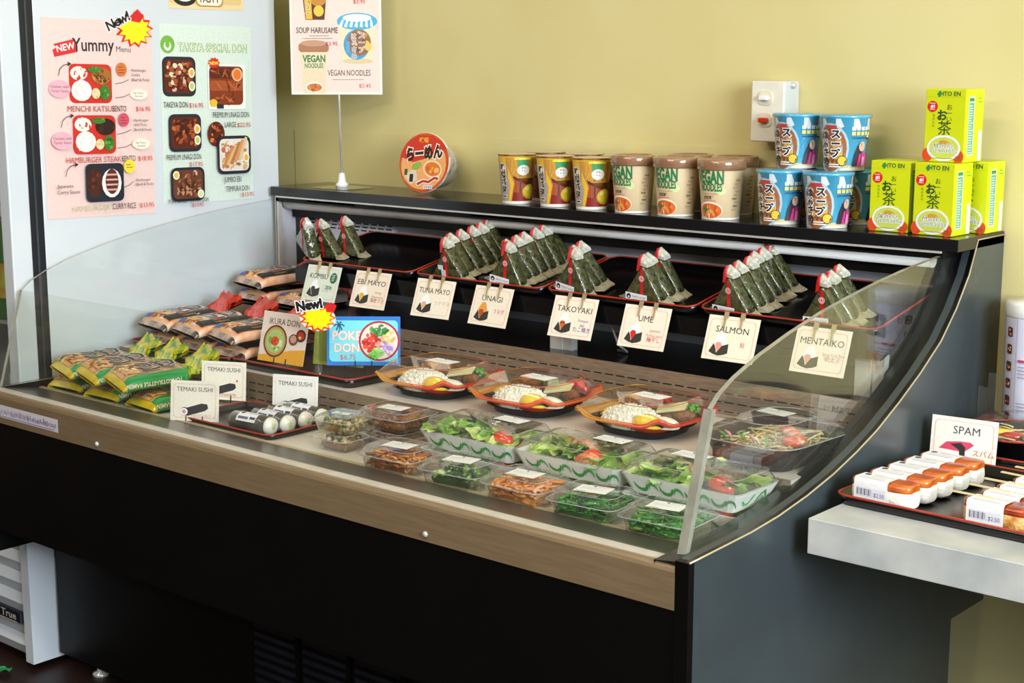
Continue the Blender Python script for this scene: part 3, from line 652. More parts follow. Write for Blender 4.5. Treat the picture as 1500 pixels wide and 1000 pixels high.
def make_harusame():
    t = thing('noodle_cup', 'blue glass-noodle soup cup', 'cup', group='blue soup cups')
    rb, rt, h = .036, .0445, .097
    MB().lathe([(.0001, 0), (rb - .001, 0), (rb, .002), (rt, h - .003), (rt + .0025, h - .002), (rt + .0025, h + .002), (rt, h + .003), (.0001, h + .0032)], 32).build('cup_body', mat('sky_blue_cup', '#38b0de', .25, c2='#48bce6', scale=12, coat=.5), t)
    a = Art(); U0, U1 = -.062, .115
    a.rect(U0, 0, U1 - U0, .005, '#f0eee6').rect(U0, .005, U1 - U0, .005, '#f0d890')
    for k in range(6): a.poly([(-.06 + k * .030, .094), (-.052 + k * .030, .094), (-.046 + k * .030, .080), (-.060 + k * .030, .072)], '#e6f2f6')
    a.ell(-.012, .040, .036, .046, '#b9d8ea').ell(-.012, .040, .032, .042, '#a8642e').blobs(-.012, .040, .030, .039, ['#c88a48', '#e8b84a', '#8a4424', '#d8a468', '#b8502a'], 44, 6, .22)
    a.rrect(-.020, .076, .022, .006, .002, '#d6303a')
    a.vtext('スープ', .000, .060, .0175, '#221a20', 1.0, bold=.05, outline='#ffffff', ow=.09).vtext('はるさめ', -.022, .058, .0165, '#221a20', .95, bold=.05, outline='#ffffff', ow=.09)
    a.ell(.012, .018, .0095, .0095, '#2a2018').ell(.012, .018, .0082, .0082, '#f4c848').lines(-.015, .010, .03, 2, .004, .0022, '#f4f0ea', 3)
    [a.rect(.027 + k * .0085, .073, .0068, .0065, '#eef6fa') for k in range(5)]; [a.rect(.027 + k * .0085, .064, .0068, .0065, '#f2e67a') for k in range(5)]; a.rect(.028, .058, .030, .0025, '#17507a')
    a.poly([(.058, .060), (.066, .060), (.062, .068)], '#f6f4ee').rect(.059, .056, .006, .004, '#222222')
    a.poly([(.030, .008), (.034, .030), (.040, .046), (.048, .050), (.050, .030), (.050, .008)], '#3a2a3a').ell(.049, .044, .007, .009, '#e8b8a0', 12).poly([(.040, .008), (.044, .030), (.056, .034), (.064, .026), (.066, .008)], '#d8408a').poly([(.050, .008), (.052, .026), (.058, .024), (.060, .008)], '#f0a0c8')
    a.rect(.074, .02, .006, .06, '#f0d84a').lines(.084, .07, .022, 8, .007, .003, '#e6f2f6', 6)
    a.build('printed_wrap', cyl_map(rb, rt, h), t, cup_cuts(.040, U0, U1))
    MB().lathe([(rb + .0012, .001), (rt + .0030, h - .004), (rt + .0042, h + .0005), (rt + .0030, h + .0042), (.0001, h + .0044)], 28).build('shrink_wrap', wrapm, t); return t
miso = make_miso(); mx = [-1.024, -.918, -.822]
for i in range(3):
    lab = ['brown miso butter noodle cup nearest the round ramen bowl', 'brown miso butter noodle cup between two others alike', 'brown miso butter noodle cup beside the cream vegan cups'][i]
    if i == 0: miso.location = (mx[0], .840, ZS); miso['label'] = lab; miso.rotation_euler.z = math.radians(36)
    else: dup(miso, (mx[i], .840, ZS), math.radians(36 - 2 * i), lab)
for i in range(3): dup(miso, (mx[i] + .004, .934, ZS), math.radians(5 * i - 8), 'miso noodle cup by the wall, behind the ' + ('one nearest the ramen bowl', 'middle miso cup of the front row', 'miso cup that touches the vegan cups')[i])
veg = make_vegan(); vx = [-.717, -.612, -.508]
for i in range(3):
    lab = ['cream vegan noodle cup beside the brown miso cups', 'cream vegan noodle cup between two other vegan cups', 'cream vegan noodle cup nearest the blue soup cups'][i]
    if i == 0: veg.location = (vx[0], .841, ZS); veg['label'] = lab; veg.rotation_euler.z = math.radians(-8)
    else: dup(veg, (vx[i], .841, ZS), math.radians(-6 + 2 * i), lab)
for i in (0, 1): dup(veg, (vx[i + 1] - .030, .935, ZS), 0, 'vegan noodle cup by the wall, behind the ' + ('first two', 'last two')[i] + ' of the front row')
har = make_harusame(); har.location = (-.377, .841, ZS); har['label'] = 'blue soup cup at shelf front beside the vegan cups'; har.rotation_euler.z = math.radians(2)
dup(har, (-.277, .840, ZS), math.radians(12), 'blue soup cup at shelf front beside the yellow-green tea boxes')
dup(har, (-.372, .9355, ZS), 0, 'blue soup cup hidden behind others at the wall beside the vegan cups')
dup(har, (-.264, .9355, ZS), math.radians(3), 'blue soup cup behind others at the wall near the tea boxes')
dup(har, (-.372, .888, ZS + .1018), math.radians(2), 'blue soup cup on the upper tier in front of the switch box')
dup(har, (-.272, .886, ZS + .1018), math.radians(6), 'blue soup cup on the upper tier nearer the tea boxes')

def make_tea():
    t = thing('tea_box', 'yellow-green tea box', 'box', group='tea boxes')
    w, d, h = .075, .068, .125
    MB().box(-w / 2, w / 2, 0, d, 0, h, bev=.0012).build('carton', mat('lime_carton', '#cfd816', .35, c2='#c6d010', scale=8), t)
    a = Art()
    a.rect(-w / 2 + .001, .111, w - .002, .0006, '#b8c40c')
    for ex, ey in ((-.014, .1165), (-.0095, .1165), (-.0118, .1195), (-.0118, .1135)): a.ell(ex, ey, .0032, .002, '#2a8a4a', 8, rot=.6)
    a.text('ITO EN', -.006, .1134, .0105, '#1f5a3a', 'L', bold=.02)
    a.ell(-.024, .095, .0098, .0098, '#d81f22').text('#1', -.024, .0925, .008, '#ffffff', bold=.03).lines(-.030, .1, .012, 1, .01, .0012, '#f4d0c8').lines(-.029, .0895, .010, 1, .01, .0012, '#f4d0c8')
    a.vtext('おーい', .008, .090, .0115, '#1f4a22', .9, bold=.01).text('お', -.005, .073, .020, '#1f4a22', bold=.03).text('茶', .000, .048, .027, '#1f4a22')
    a.vtext('緑茶玄米', -.021, .078, .005, '#8a9a1c', 1.2)
    a.ell(-.030, .012, .010, .012, '#d8481e', 12).ell(.028, .010, .010, .011, '#d8481e', 12)
    a.ell(.0, .0240, .0315, .0225, '#eceaea', 24).ell(.0, .0240, .0275, .0190, '#c6d254', 20).ell(.0, .0320, .011, .006, '#c89838', 10)
    a.text('Matcha', .0, .0245, .0115, '#ffffff', bold=.05, width=.036).text('Matcha', .0, .0245, .0115, '#5a6a6a', width=.036).text('Genmaicha', .001, .0165, .0125, '#ffffff', bold=.05, width=.050).text('Genmaicha', .001, .0165, .0125, '#5a6a6a', width=.050)
    a.text('20', .0275, .0035, .011, '#5a5a1a', bold=.01).lines(-.02, .006, .04, 1, .01, .0012, '#8a8a8a')
    a.build('printed_front', front(0, 0), t)
    b = Art(); b.rect(.010, .012, .022, .100, '#dff0da').rect(.012, .014, .018, .088, '#6aa88a').rect(.012, .104, .018, .006, '#2a8a4a').lines(.0135, .096, .015, 20, .0042, .0014, '#dff0da', 3).rect(.0505, .002, .012, .052, '#f6f6f0').lines(.045, .108, .016, 2, .006, .002, '#7ab83a', 1)
    b.build('printed_side', lambda u, v, hh: (w / 2 + hh, u, v), t); return t
tea = make_tea(); tea.location = (-.150, .830, ZS); tea['label'] = 'yellow-green tea box beside the blue soup cups'
dup(tea, (-.064, .824, ZS), math.radians(-2), 'yellow-green tea box standing under the stacked one at shelf front')
dup(tea, (-.004 - .036, .906, ZS), math.radians(-1), 'yellow-green tea box set back at the shelf end by the wall')
dup(tea, (-.062, .850, ZS + .1255), math.radians(-2), 'yellow-green tea box stacked on top of the others')

# round ramen bowl on its edge
rb = thing('ramen_bowl', 'round instant ramen bowl with red lid standing on its edge', 'bowl', (-1.338, .880, ZS + .0705))
ro = thing('x', None, None); bpy.data.objects.remove(ro)
mtx = Matrix.Rotation(math.radians(10), 4, 'Z') @ Matrix.Rotation(math.radians(80), 4, 'X')
MB().lathe([(.0001, -.075), (.046, -.075), (.048, -.072), (.064, -.012), (.069, -.004), (.0695, .0), (.068, .002)], 36, mtx=mtx).build('bowl_body', mat('white_ramen_bowl', '#e4e0d6', .3, c2='#9aa0a4', scale=34, lo=.5, hi=.62), rb)
MB().lathe([(.068, .002), (.03, .0025), (.0001, .0026)], 36, mtx=mtx).build('lid_sheet', mat('red_orange_lid', '#c8401e', .3, c2='#d8622a', scale=16, coat=.3), rb)
a = Art(); a.ell(0, -.004, .062, .058, '#e8a868', 28).poly([(-.066, .012), (-.05, .043), (-.02, .062), (.02, .062), (.05, .044), (.058, .034), (.0, .008), (-.03, .0)], '#c8341e').text('味噌', -.004, .047, .013, '#e8a82a', bold=.04)
a.text('らーめん', .002, .010, .034, '#2a1c14', bold=.06, width=.095, rot=.12, outline='#fff6e6', ow=.07)
a.ell(.026, -.014, .026, .020, '#f2d8b0', rot=-.2).ell(.026, -.014, .022, .016, '#e07a28', rot=-.2).blobs(.026, -.014, .020, .014, ['#f09a40', '#d8601e', '#f4b868'], 14, 2, .3)
a.poly([(-.050, -.030), (-.020, -.012), (-.012, -.040), (-.032, -.052)], '#d8ccb4').rect(-.035, -.045, .010, .018, '#2a2018').rect(-.050, -.030, .008, .014, '#3a5a2a').ell(-.018, -.008, .014, .008, '#8ab04a', rot=.5)
a.stroke([(-.015, -.050), (.004, -.042), (.018, -.044), (.034, -.034), (.046, -.036)], .010, '#f6f0e6').stroke([(-.013, -.050), (.004, -.042), (.018, -.044), (.034, -.034), (.044, -.036)], .006, '#c02a1a').rect(.006, -.060, .024, .009, '#f4f4f2')
for k in range(8): a.rect(.008 + k * .0027, -.059, .0012, .007, '#2a2a2a'); a.n -= 1
def bowl_map(u, v, h): return tuple(mtx @ Vector((u, v, .0030 + h)))
a.build('printed_lid', bowl_map, rb)

# switch box on the wall
sw = thing('switch_box', 'ivory wall box with two switches, the lower one red', 'switch', (-.463, WALL_Y, 1.237))
MB().box(-.036, .036, -.055, 0, -.058, .058, bev=.003).build('box_body', mat('pale_blue_box', '#cfd4d6', .4, scale=20), sw)
MB().box(-.036, .036, -.059, -.054, -.058, .058, bev=.002).build('face_plate', M['ivory'], sw)
for zc, cc in ((.026, M['plastic_w']), (-.016, mat('red_toggle', '#e2401a', .25, scale=40))):
    MB().prism([(x, z + zc) for x, z in rr(.031, .027, .0095, 4)], lambda x, z: (x - .004, -.0590, z), lambda x, z: (x - .004, -.0612, z)).build('switch_surround', mat('ivory_surround', '#e0d8c4', .4, scale=30), sw)
    MB().box(-.013, .005, -.072, -.0612, zc - .0045, zc + .0045, bev=.0015).build('toggle', cc, sw)
MB().lathe([(.006, 0), (.006, .006), (.0035, .008), (.0001, .008)], 12, mtx=Matrix.Translation((.0362, -.030, .050)) @ Matrix.Rotation(PI / 2, 4, 'Y')).build('knockout_screw', M['silver'], sw)

# ------------------------------------------------------------------ lacquer trays
def tray_parts(root, w, d, h, flare=.006, rimr=.0018):
    b = rr(w - 2 * flare, d - 2 * flare, .018, 4); m_ = rr(w, d, .022, 4); i_ = rr(w - .006, d - .006, .020, 4); ib = rr(w - 2 * flare - .004, d - 2 * flare - .004, .017, 4)
    MB().loft([z_(b, 0), z_(m_, h), z_(i_, h), z_(ib, .002)], caps=True, smooth=True).build('tray_body', M['trayb'], root)
    MB().tube([(x, y, h) for x, y in rr(w - .002, d - .002, .021, 5)], rimr, 6, close=True).build('rim', M['rim'], root)
def make_tray(label, loc, w, d, h=.018, rot=(0, 0, 0), group=None):
    t = thing('serving_tray', label, 'tray', loc, rot=rot, group=group); tray_parts(t, w, d, h); return t
TX = [(-1.518, -1.164), (-1.156, -.802), (-.794, -.440), (-.432, -.070)]
tl = ['black lacquer tray with red rim holding the kombu rice balls', 'black lacquer tray with red rim crowded with tuna and unagi rice balls', 'black lacquer tray with red rim holding takoyaki and ume rice balls', 'black lacquer tray with red rim holding salmon and mentaiko rice balls']
for (x0, x1), lab in zip(TX, tl):
    yc = .655 + .115; make_tray(lab, ((x0 + x1) / 2, yc, trayz(yc) - .0005), x1 - x0, .232, .018, rot=(ang, 0, math.radians(-.6)), group='lacquer trays of rice balls')

# ------------------------------------------------------------------ wrapped rice balls
def make_onigiri():
    t = thing('wrapped_rice_ball', 'rice ball', 'rice ball')
    W, H, T = .096, .077, .028
    def tri(w, h, z0, n=3):
        pts = []; cs = [(-w / 2, z0), (w / 2, z0), (0, z0 + h)]; c = (0, z0 + h / 3)
        for k in range(3):
            p = Vector(cs[k]); a_ = Vector(cs[k - 1]); b_ = Vector(cs[(k + 1) % 3]); r = .012
            u = (a_ - p).normalized() * r; v = (b_ - p).normalized() * r
            for i in range(n + 1):
                s = i / n; q = p + u * (1 - s) ** 2 + v * s ** 2; pts.append((q.x, q.y))
        return pts
    o = tri(W, H, 0.001); inn = tri(W * .90, H * .90, .0035)
    mid = [(x * 1.012, .001 + (z - .001) * 1.012) for x, z in o]
    mb = MB(); mb.loft([[(x, 0, z) for x, z in inn], [(x, .003, z) for x, z in tri(W * .96, H * .96, .0018)], [(x, .008, z) for x, z in o], [(x, T / 2, max(z, .001)) for x, z in mid], [(x, T - .008, z) for x, z in o], [(x, T - .003, z) for x, z in tri(W * .96, H * .96, .0018)], [(x, T, z) for x, z in inn]], caps=True, smooth=True); mb.build('nori_body', M['nori'], t)
    # folded film above the apex
    mb = MB(); mb.loft([[(-.005, .003, H - .005), (.0095, .003, H - .007), (.0095, T - .003, H - .007), (-.005, T - .003, H - .005)], [(-.0065, .003, H + .001), (.008, .003, H - .001), (.008, T - .003, H - .001), (-.0065, T - .003, H + .001)], [(-.0055, .010, H + .015), (.0015, .010, H + .010), (.0015, T - .011, H + .010), (-.0055, T - .011, H + .015)]], caps=True, smooth=False); mb.build('wrapper_tip', M['filmw'], t)
    for s in (1, -1):
        mb = MB(); mb.loft([[(s * W * .385, .0, .013), (s * W * .42, .0, .002), (s * W * .42, T, .002), (s * W * .385, T, .013)], [(s * W * .46, .002, .009), (s * W * .48, .002, .0015), (s * W * .48, T - .002, .0015), (s * W * .46, T - .002, .009)], [(s * W * .60, .006, .0030), (s * W * .605, .006, .0010), (s * W * .605, T - .003, .0010), (s * W * .60, T - .003, .0030)]], caps=True, smooth=False); mb.build('film_corner', M['filmc'], t)
    mb = MB(); mb.box(-.0028, .0028, -.0008, .0005, .004, H - .012); mb.loft([[(-.0135, .001, H - .017), (-.0065, -.0010, H - .014), (-.0060, .014, H - .012), (-.0125, .016, H - .015)], [(-.0105, .001, H + .004), (-.0050, -.0005, H + .004), (-.0050, .012, H + .006), (-.010, .013, H + .006)], [(-.0085, .005, H + .014), (-.0045, .004, H + .014), (-.0045, .012, H + .014), (-.0080, .013, H + .014)]], caps=True, smooth=False); mb.build('tear_strip', M['redstrip'], t)
    a = Art(); a.ell(0, H * .62, .0062, .0058, '#f4c8cc', 14).ell(0, H * .62, .0052, .0048, '#d8405a', 14).frame(-.003, H * .62 - .003, .006, .006, .0008, '#f8e4e4', .001)
    a.build('seal_sticker', front(-.0008), t)
    return t
oni0 = make_onigiri(); _first = [True]
def label_on(root, x, y, z, w, h, rot=0.):
    a = Art(); a.rect(-w / 2, 0, w, h, '#f0eff4').ell(-w / 2 + .0075, h * .55, .0052, .0052, '#2a2c3a', 12).ell(-w / 2 + .0075, h * .45, .0022, .0022, '#f0eff4', 6)
    a.text('TAKEYA SUSHI', -w / 2 + .015, h * .45, .0062, '#5a5c74', 'L', width=w - .019).lines(-w / 2 + .015, h * .22, w - .02, 1, .01, .0010, '#9a9cb0')
    o = a.build('label', front(y, z, x), root); return o
oni_rows = [
    ('kombu', 'kombu rice ball in clear film lying at the end of its tray', -1.475, 3),
    ('tuna mayo', 'tuna mayo rice ball in clear film', -1.075, 6), ('unagi', 'unagi rice ball in clear film', -.918, 7),
    ('takoyaki', 'takoyaki rice ball in clear film', -.748, 3), ('ume', 'ume rice ball in clear film', -.566, 3),
    ('salmon', 'salmon rice ball in clear film', -.372, 6), ('mentaiko', 'mentaiko rice ball in clear film', -.182, 3)]
Ro = random.Random(11)
ordn = ['first', 'second', 'third', 'fourth', 'fifth', 'sixth', 'seventh']
for kind, lab, xc, n in oni_rows:
    for i in range(n):
        y = .672 + i * .0285 + Ro.uniform(-.001, .001); x = xc + Ro.uniform(-.004, .004)
        if kind == 'kombu': x = (-1.535, -1.498, -1.458)[i]; y = .675 + (.0, .035, .066)[i]
        if kind == 'unagi': y = .672 + i * .0265
        z = trayz(y) + .0035; rot = [ang * .9 + math.radians(Ro.uniform(-4, 5)), math.radians(Ro.uniform(-3, 3)), math.radians(Ro.uniform(-7, 5))]
        if i == 0: rot[0] += math.radians(-4)
        if kind == 'kombu' and i == 0: rot = [math.radians(14), math.radians(30), math.radians(-16)]; x += .004; z += .024
        if kind in ('ume', 'unagi', 'takoyaki') and i == 0: rot[1] += math.radians(6); z += .004
        L = f'{kind} rice ball in clear film, {ordn[i]} back from its name card'
        if _first[0]: o = oni0; o.location = (x, y, z); o.rotation_euler = rot; _first[0] = False; o['label'] = L
        else: o = dup(oni0, (x, y, z), rot=rot, label=L)
        o['group'] = kind + ' rice balls'
        if i == 0 and kind in ('unagi', 'takoyaki', 'ume', 'salmon', 'mentaiko'): label_on(o, -.012, -.0012, .001, .050, .016)
        if kind == 'tuna mayo' and i in (0, 4):
            Art().rect(-.010, .020, .014, .010, '#dfe0ee').rect(-.002, .006, .012, .014, '#e6e6f2').lines(-.001, .016, .009, 3, .004, .001, '#8a8cb0').build('price_tag', front(-.001, .004, -.012), o)

# ------------------------------------------------------------------ small cards
def onigiri_icon(a, x, y, s, fill, top='#f8f8f8', spot=None):
    a.poly([(x - .016 * s, y - .004 * s), (x - .006 * s, y + .018 * s), (x, y + .022 * s), (x + .006 * s, y + .021 * s), (x + .017 * s, y - .002 * s)], top)
    a.poly([(x - .020 * s, y - .012 * s), (x - .012 * s, y + .004 * s), (x - .004 * s, y - .010 * s), (x + .004 * s, y + .000 * s), (x + .018 * s, y + .005 * s), (x + .019 * s, y - .012 * s), (x + .010 * s, y - .016 * s), (x, y - .018 * s), (x - .010 * s, y - .016 * s)], '#35352e')
    a.poly([(x - .009 * s, y + .002 * s), (x - .002 * s, y + .006 * s), (x + .005 * s, y + .001 * s), (x - .004 * s, y - .013 * s)], '#f4f2ee')
    a.ell(x - .002 * s, y + .001 * s, .0068 * s, .0062 * s, fill, 10).poly([(x - .007 * s, y - .002 * s), (x + .003 * s, y - .003 * s), (x - .003 * s, y - .012 * s)], fill)
def card(label, loc, w, h, art, rot, bg='#f7ecd9', clips='top', group=None, border='#e9bfb4', name='name_card'):
    """card with its top edge at the origin (clips='top') or bottom edge (clips='bottom')"""
    t = thing(name, label, 'sign', loc, rot=rot, group=group); z0 = -h if clips == 'top' else 0.
    MB().box(-w / 2, w / 2, 0, .0008, z0, z0 + h).build('card_sheet', ink(bg), t)
    if border: art.frame(-w / 2 + .006, .006, w - .012, h - .012, .0009, border, .007)
    art.build('printed_text', front(0, z0), t)
    for cx in (-.017, .017):
        if clips == 'top': MB().box(cx - .0045, cx + .0045, -.0022, -.0006, -.004, .008).box(cx - .0012, cx + .0012, -.0035, -.0006, -.022, -.002).build('clip', mat('brass_clip', '#c8b48a', .3, metal=.5, scale=40), t)
        elif clips == 'bottom': MB().box(cx - .0008, cx + .0008, -.002, -.0006, -.004, .010).build('clip', M['gasket'], t)
    return t
cards = [('KOMBU', -1.425, '#dde8d8', '#3a3a34', [('昆布', '#3a4a3c')], None), ('EBI MAYO', -1.268, '#f7e9d6', '#e6b83a', [('Shrimp', '#c8a08a'), ('Mayonnaise', '#c8a08a'), ('海老マヨ', '#b86a4a')], None),
         ('TUNA MAYO', -1.080, '#f7ecd9', '#e8b48a', [('ツナマヨ', '#c8b8a8')], None), ('UNAGI', -.918, '#f7ecd9', '#b0521e', [('うなぎ', '#c86a8a')], '#eaa04a'),
         ('TAKOYAKI', -.706, '#f7ecd9', '#d8641e', [('Octopus', '#8a8a94'), ('Ball', '#8a8a94'), ('たこ焼き', '#6a4ab0')], None), ('UME', -.536, '#f8ead8', '#d8281e', [('Japanese', '#d89a94'), ('Pickled plum', '#d89a94'), ('梅干し', '#d83a3a')], None),
         ('SALMON', -.347, '#f8ecd8', '#f0a08a', [('鮭', '#d89a7a')], None), ('MENTAIKO', -.166, '#f8ecdc', '#eaa898', [('Spicy Cod Roe', '#c8a89a'), ('明太子', '#c8a49a')], None)]
for nm, x, bg, fill, extra, top in cards:
    a = Art(); w, h = .105, .081
    a.text(nm, 0 if nm != 'KOMBU' else -.012, h - .030, .0165, '#33302e', width=min(.084, .0112 * len(nm)), bold=.003)
    onigiri_icon(a, -.020, .026, 1.0, fill, top or '#fbfbfc')
    if nm == 'KOMBU': a.ell(.034, h - .026, .0105, .0125, '#2f6a4a').lines(.029, h - .020, .010, 4, .004, .0014, '#dde8d8').lines(.008, .036, .024, 3, .006, .001, '#a8b4a4')
    for k, (tx, c) in enumerate(extra): a.text(tx, .026, .034 - k * .0095 - (.006 if len(extra) == 1 else 0), .0072 if ord(tx[0]) < 200 else .0105, c, bold=.0)
    if nm == 'TAKOYAKI': a.rect(-.026, .027, .003, .003, '#3a2010').rect(-.020, .027, .003, .003, '#3a2010')
    Lb = {'KOMBU': 'pale green KOMBU name card hanging below the rice balls', }.get(nm, f'cream {nm} name card with rice ball drawing hanging from tray edge')
    yy = .648; card(Lb, (x, yy, trayz(yy) + .012), w, h, a, (math.radians(-20), 0, math.radians(Ro.uniform(-2, 3))), bg, 'top', 'rice ball name cards')

def temaki_art(nm, ncol, inner, a, w, h):
    a.text('TEMAKI SUSHI', 0, h - .021, .0125, '#4a4642', width=.074)
    a.poly([(-.024, .012), (-.016, .026), (.014, .035), (.026, .034), (.028, .026), (.022, .021), (-.014, .010)], '#35353a').ell(-.021, .0185, .0092, .0085, '#35353a', 14, rot=.4).ell(-.022, .018, .0080, .0075, '#fafafa', 14).ell(-.022, .018, .0042, .004, inner, 10)
    a.text(nm, .014 if nm != 'DYNAMITE' else .008, .0075, .0085, ncol, width=.040, bold=.004)
    if nm == 'DYNAMITE': a.ell(.030, .040, .0022, .0022, '#c83a2a', 8)
    return a
w, h = .100, .079
card('cream TEMAKI SUSHI negitoro card beside the green noodle bags', (-1.262, .1475, .6405), w, h, temaki_art('NEGITORO', '#d8b8a8', '#e890a0', Art(), w, h), (math.radians(-8), 0, math.radians(30)), '#f6efe2', 'bottom', 'temaki cards')
card('cream TEMAKI SUSHI dynamite card partly behind the negitoro card', (-1.345, .286, .648), w, h, temaki_art('DYNAMITE', '#c8644a', '#e8a060', Art(), w, h), (math.radians(-6), 0, math.radians(25)), '#f6efe2', 'bottom', 'temaki cards')
card('cream TEMAKI SUSHI california card behind the wrapped rolls', (-1.155, .312, .6405), w, h, temaki_art('CALIFORNIA', '#e0603a', '#6ab02a', Art(), w, h), (math.radians(-6), 0, math.radians(22)), '#f6f3ee', 'bottom', 'temaki cards', '#f0dcd4')
# don cards
a = Art(); w, h = .132, .105
a.poly([(-.066, 0), (.066, 0), (.066, .034), (.03, .030), (-.02, .018), (-.066, .012)], '#e8a83a').text('IKURA DON', -.002, h - .026, .0185, '#3a3434', width=.088)
a.ell(-.022, .044, .034, .034, '#6a4020', 24).ell(-.022, .044, .030, .030, '#c89a5a', 24).ell(-.022, .044, .026, .025, '#a8c87a', 20).blobs(-.022, .044, .023, .022, ['#eef0e0', '#7aa84a', '#d8e8c0'], 16, 2, .25).ell(-.022, .044, .012, .010, '#d8501e', 12).blobs(-.022, .044, .011, .009, ['#e86a2a', '#c83a1a'], 8, 4, .35)
a.ell(.030, .052, .013, .012, '#7a4a34', 14).ell(.030, .053, .009, .008, '#c89a8a', 12).ell(.050, .062, .014, .013, '#4a2a20', 14).ell(.050, .062, .010, .009, '#b83a2a', 12).ell(.048, .058, .004, .003, '#d8c84a', 8)
card('beige IKURA DON card with salmon roe bowl picture', (-1.290, .392, .716), w, h, a, (math.radians(-14), 0, math.radians(4)), '#e8d8ce', 'bottom', 'bowl dish cards', None)
a = Art(); w, h = .118, .092
a.rrect(-.048, .006, .100, .076, .006, '#8a9a3a').text('95', -.002, .030, .014, '#b83a2a', bold=.02).rect(-.02, .062, .05, .008, '#5a6a22').rrect(.022, .030, .028, .030, .005, '#2a1a18').blobs(.036, .045, .012, .013, UNA, 8, 3, .4)
card('green dish card half hidden behind the starburst sign', (-1.178, .452, .716), w, h, a, (math.radians(-10), 0, math.radians(18)), '#a8b048', 'bottom', 'bowl dish cards', None)
a = Art(); w, h = .150, .100
a.rrect(-.070, .008, .140, .084, .008, '#7adcec')
for k in range(6): t_ = k * 1.05; a.stroke([(-.050, .082), (-.050 + .006 * math.cos(t_), .084 + .006 * math.sin(t_)), (-.050 + .011 * math.cos(t_), .080 + .009 * math.sin(t_))], .0028, '#1d4a7a')
a.stroke([(-.050, .082), (-.049, .074), (-.051, .066)], .0018, '#1d4a7a')
a.text('POKE', -.034, .052, .026, '#f4e4d8', bold=.02, width=.058, outline='#e89a8a', ow=.03).text('DON', -.034, .028, .024, '#f4e4d8', bold=.02, width=.050, outline='#e89a8a', ow=.03).text('$6.75', -.032, .012, .015, '#d8406a', bold=.01)
a.ell(.032, .050, .042, .041, '#b81f2a', 28).ell(.032, .050, .038, .037, '#e8d8d0', 24).blobs(.016, .048, .018, .022, ['#d8302a', '#b81f1e', '#e8503a'], 30, 1, .36).blobs(.032, .072, .022, .012, ['#3a8a3a', '#5ab04a', '#2a6a2a'], 28, 2, .36).blobs(.052, .058, .014, .014, ['#f0c86a', '#f6e0a0', '#e8a84a'], 20, 3, .36).blobs(.048, .036, .016, .014, ['#c8a8d8', '#e0d0ec', '#a888c8'], 26, 4, .36).blobs(.026, .024, .016, .011, ['#6ac83a', '#8ad85a', '#4a9a2a'], 26, 5, .36).blobs(.034, .048, .012, .012, ['#e89a8a', '#f4c0b0', '#d87a6a'], 10, 6, .35)
card('bright blue POKE DON card with colourful bowl picture', (-1.118, .468, .722), w, h, a, (math.radians(-8), 0, math.radians(40)), '#2a7ad0', 'bottom', 'bowl dish cards', None)
# starburst on a stick
ns = thing('starburst_sign', 'yellow and red New! starburst on a clear stick', 'sign', (-1.165, .388, .7065), rz=math.radians(25))
MB().tube([(0, 0, .020), (0, 0, .105)], .0016, 6).build('stick', lidm, ns)
MB().lathe([(.0001, 0), (.009, 0), (.009, .002), (.006, .022), (.0001, .0225)], 12).build('clear_foot', lidm, ns)
a = Art(); a.poly([(.012, .142), (.030, .152), (.042, .146), (.036, .132), (.020, .128)], '#d8232a').star(0, .118, .041, .029, 13, '#e8301e').star(.001, .118, .035, .024, 13, '#ffee10').text('New!', -.016, .136, .026, '#16161a', bold=.06, rot=.18, outline='#ffffff', ow=.07)
MB().prism([(p_[0] * .98, p_[1]) for p_ in [(.040 * math.cos(k * PI / 8), .118 + .026 * math.sin(k * PI / 8)) for k in range(16)]], lambda x, z: (x, 0, z), lambda x, z: (x, .0008, z)).build('sign_backing', M['whitecard'], ns)
a.build('printed_starburst', front(-.0002), ns)

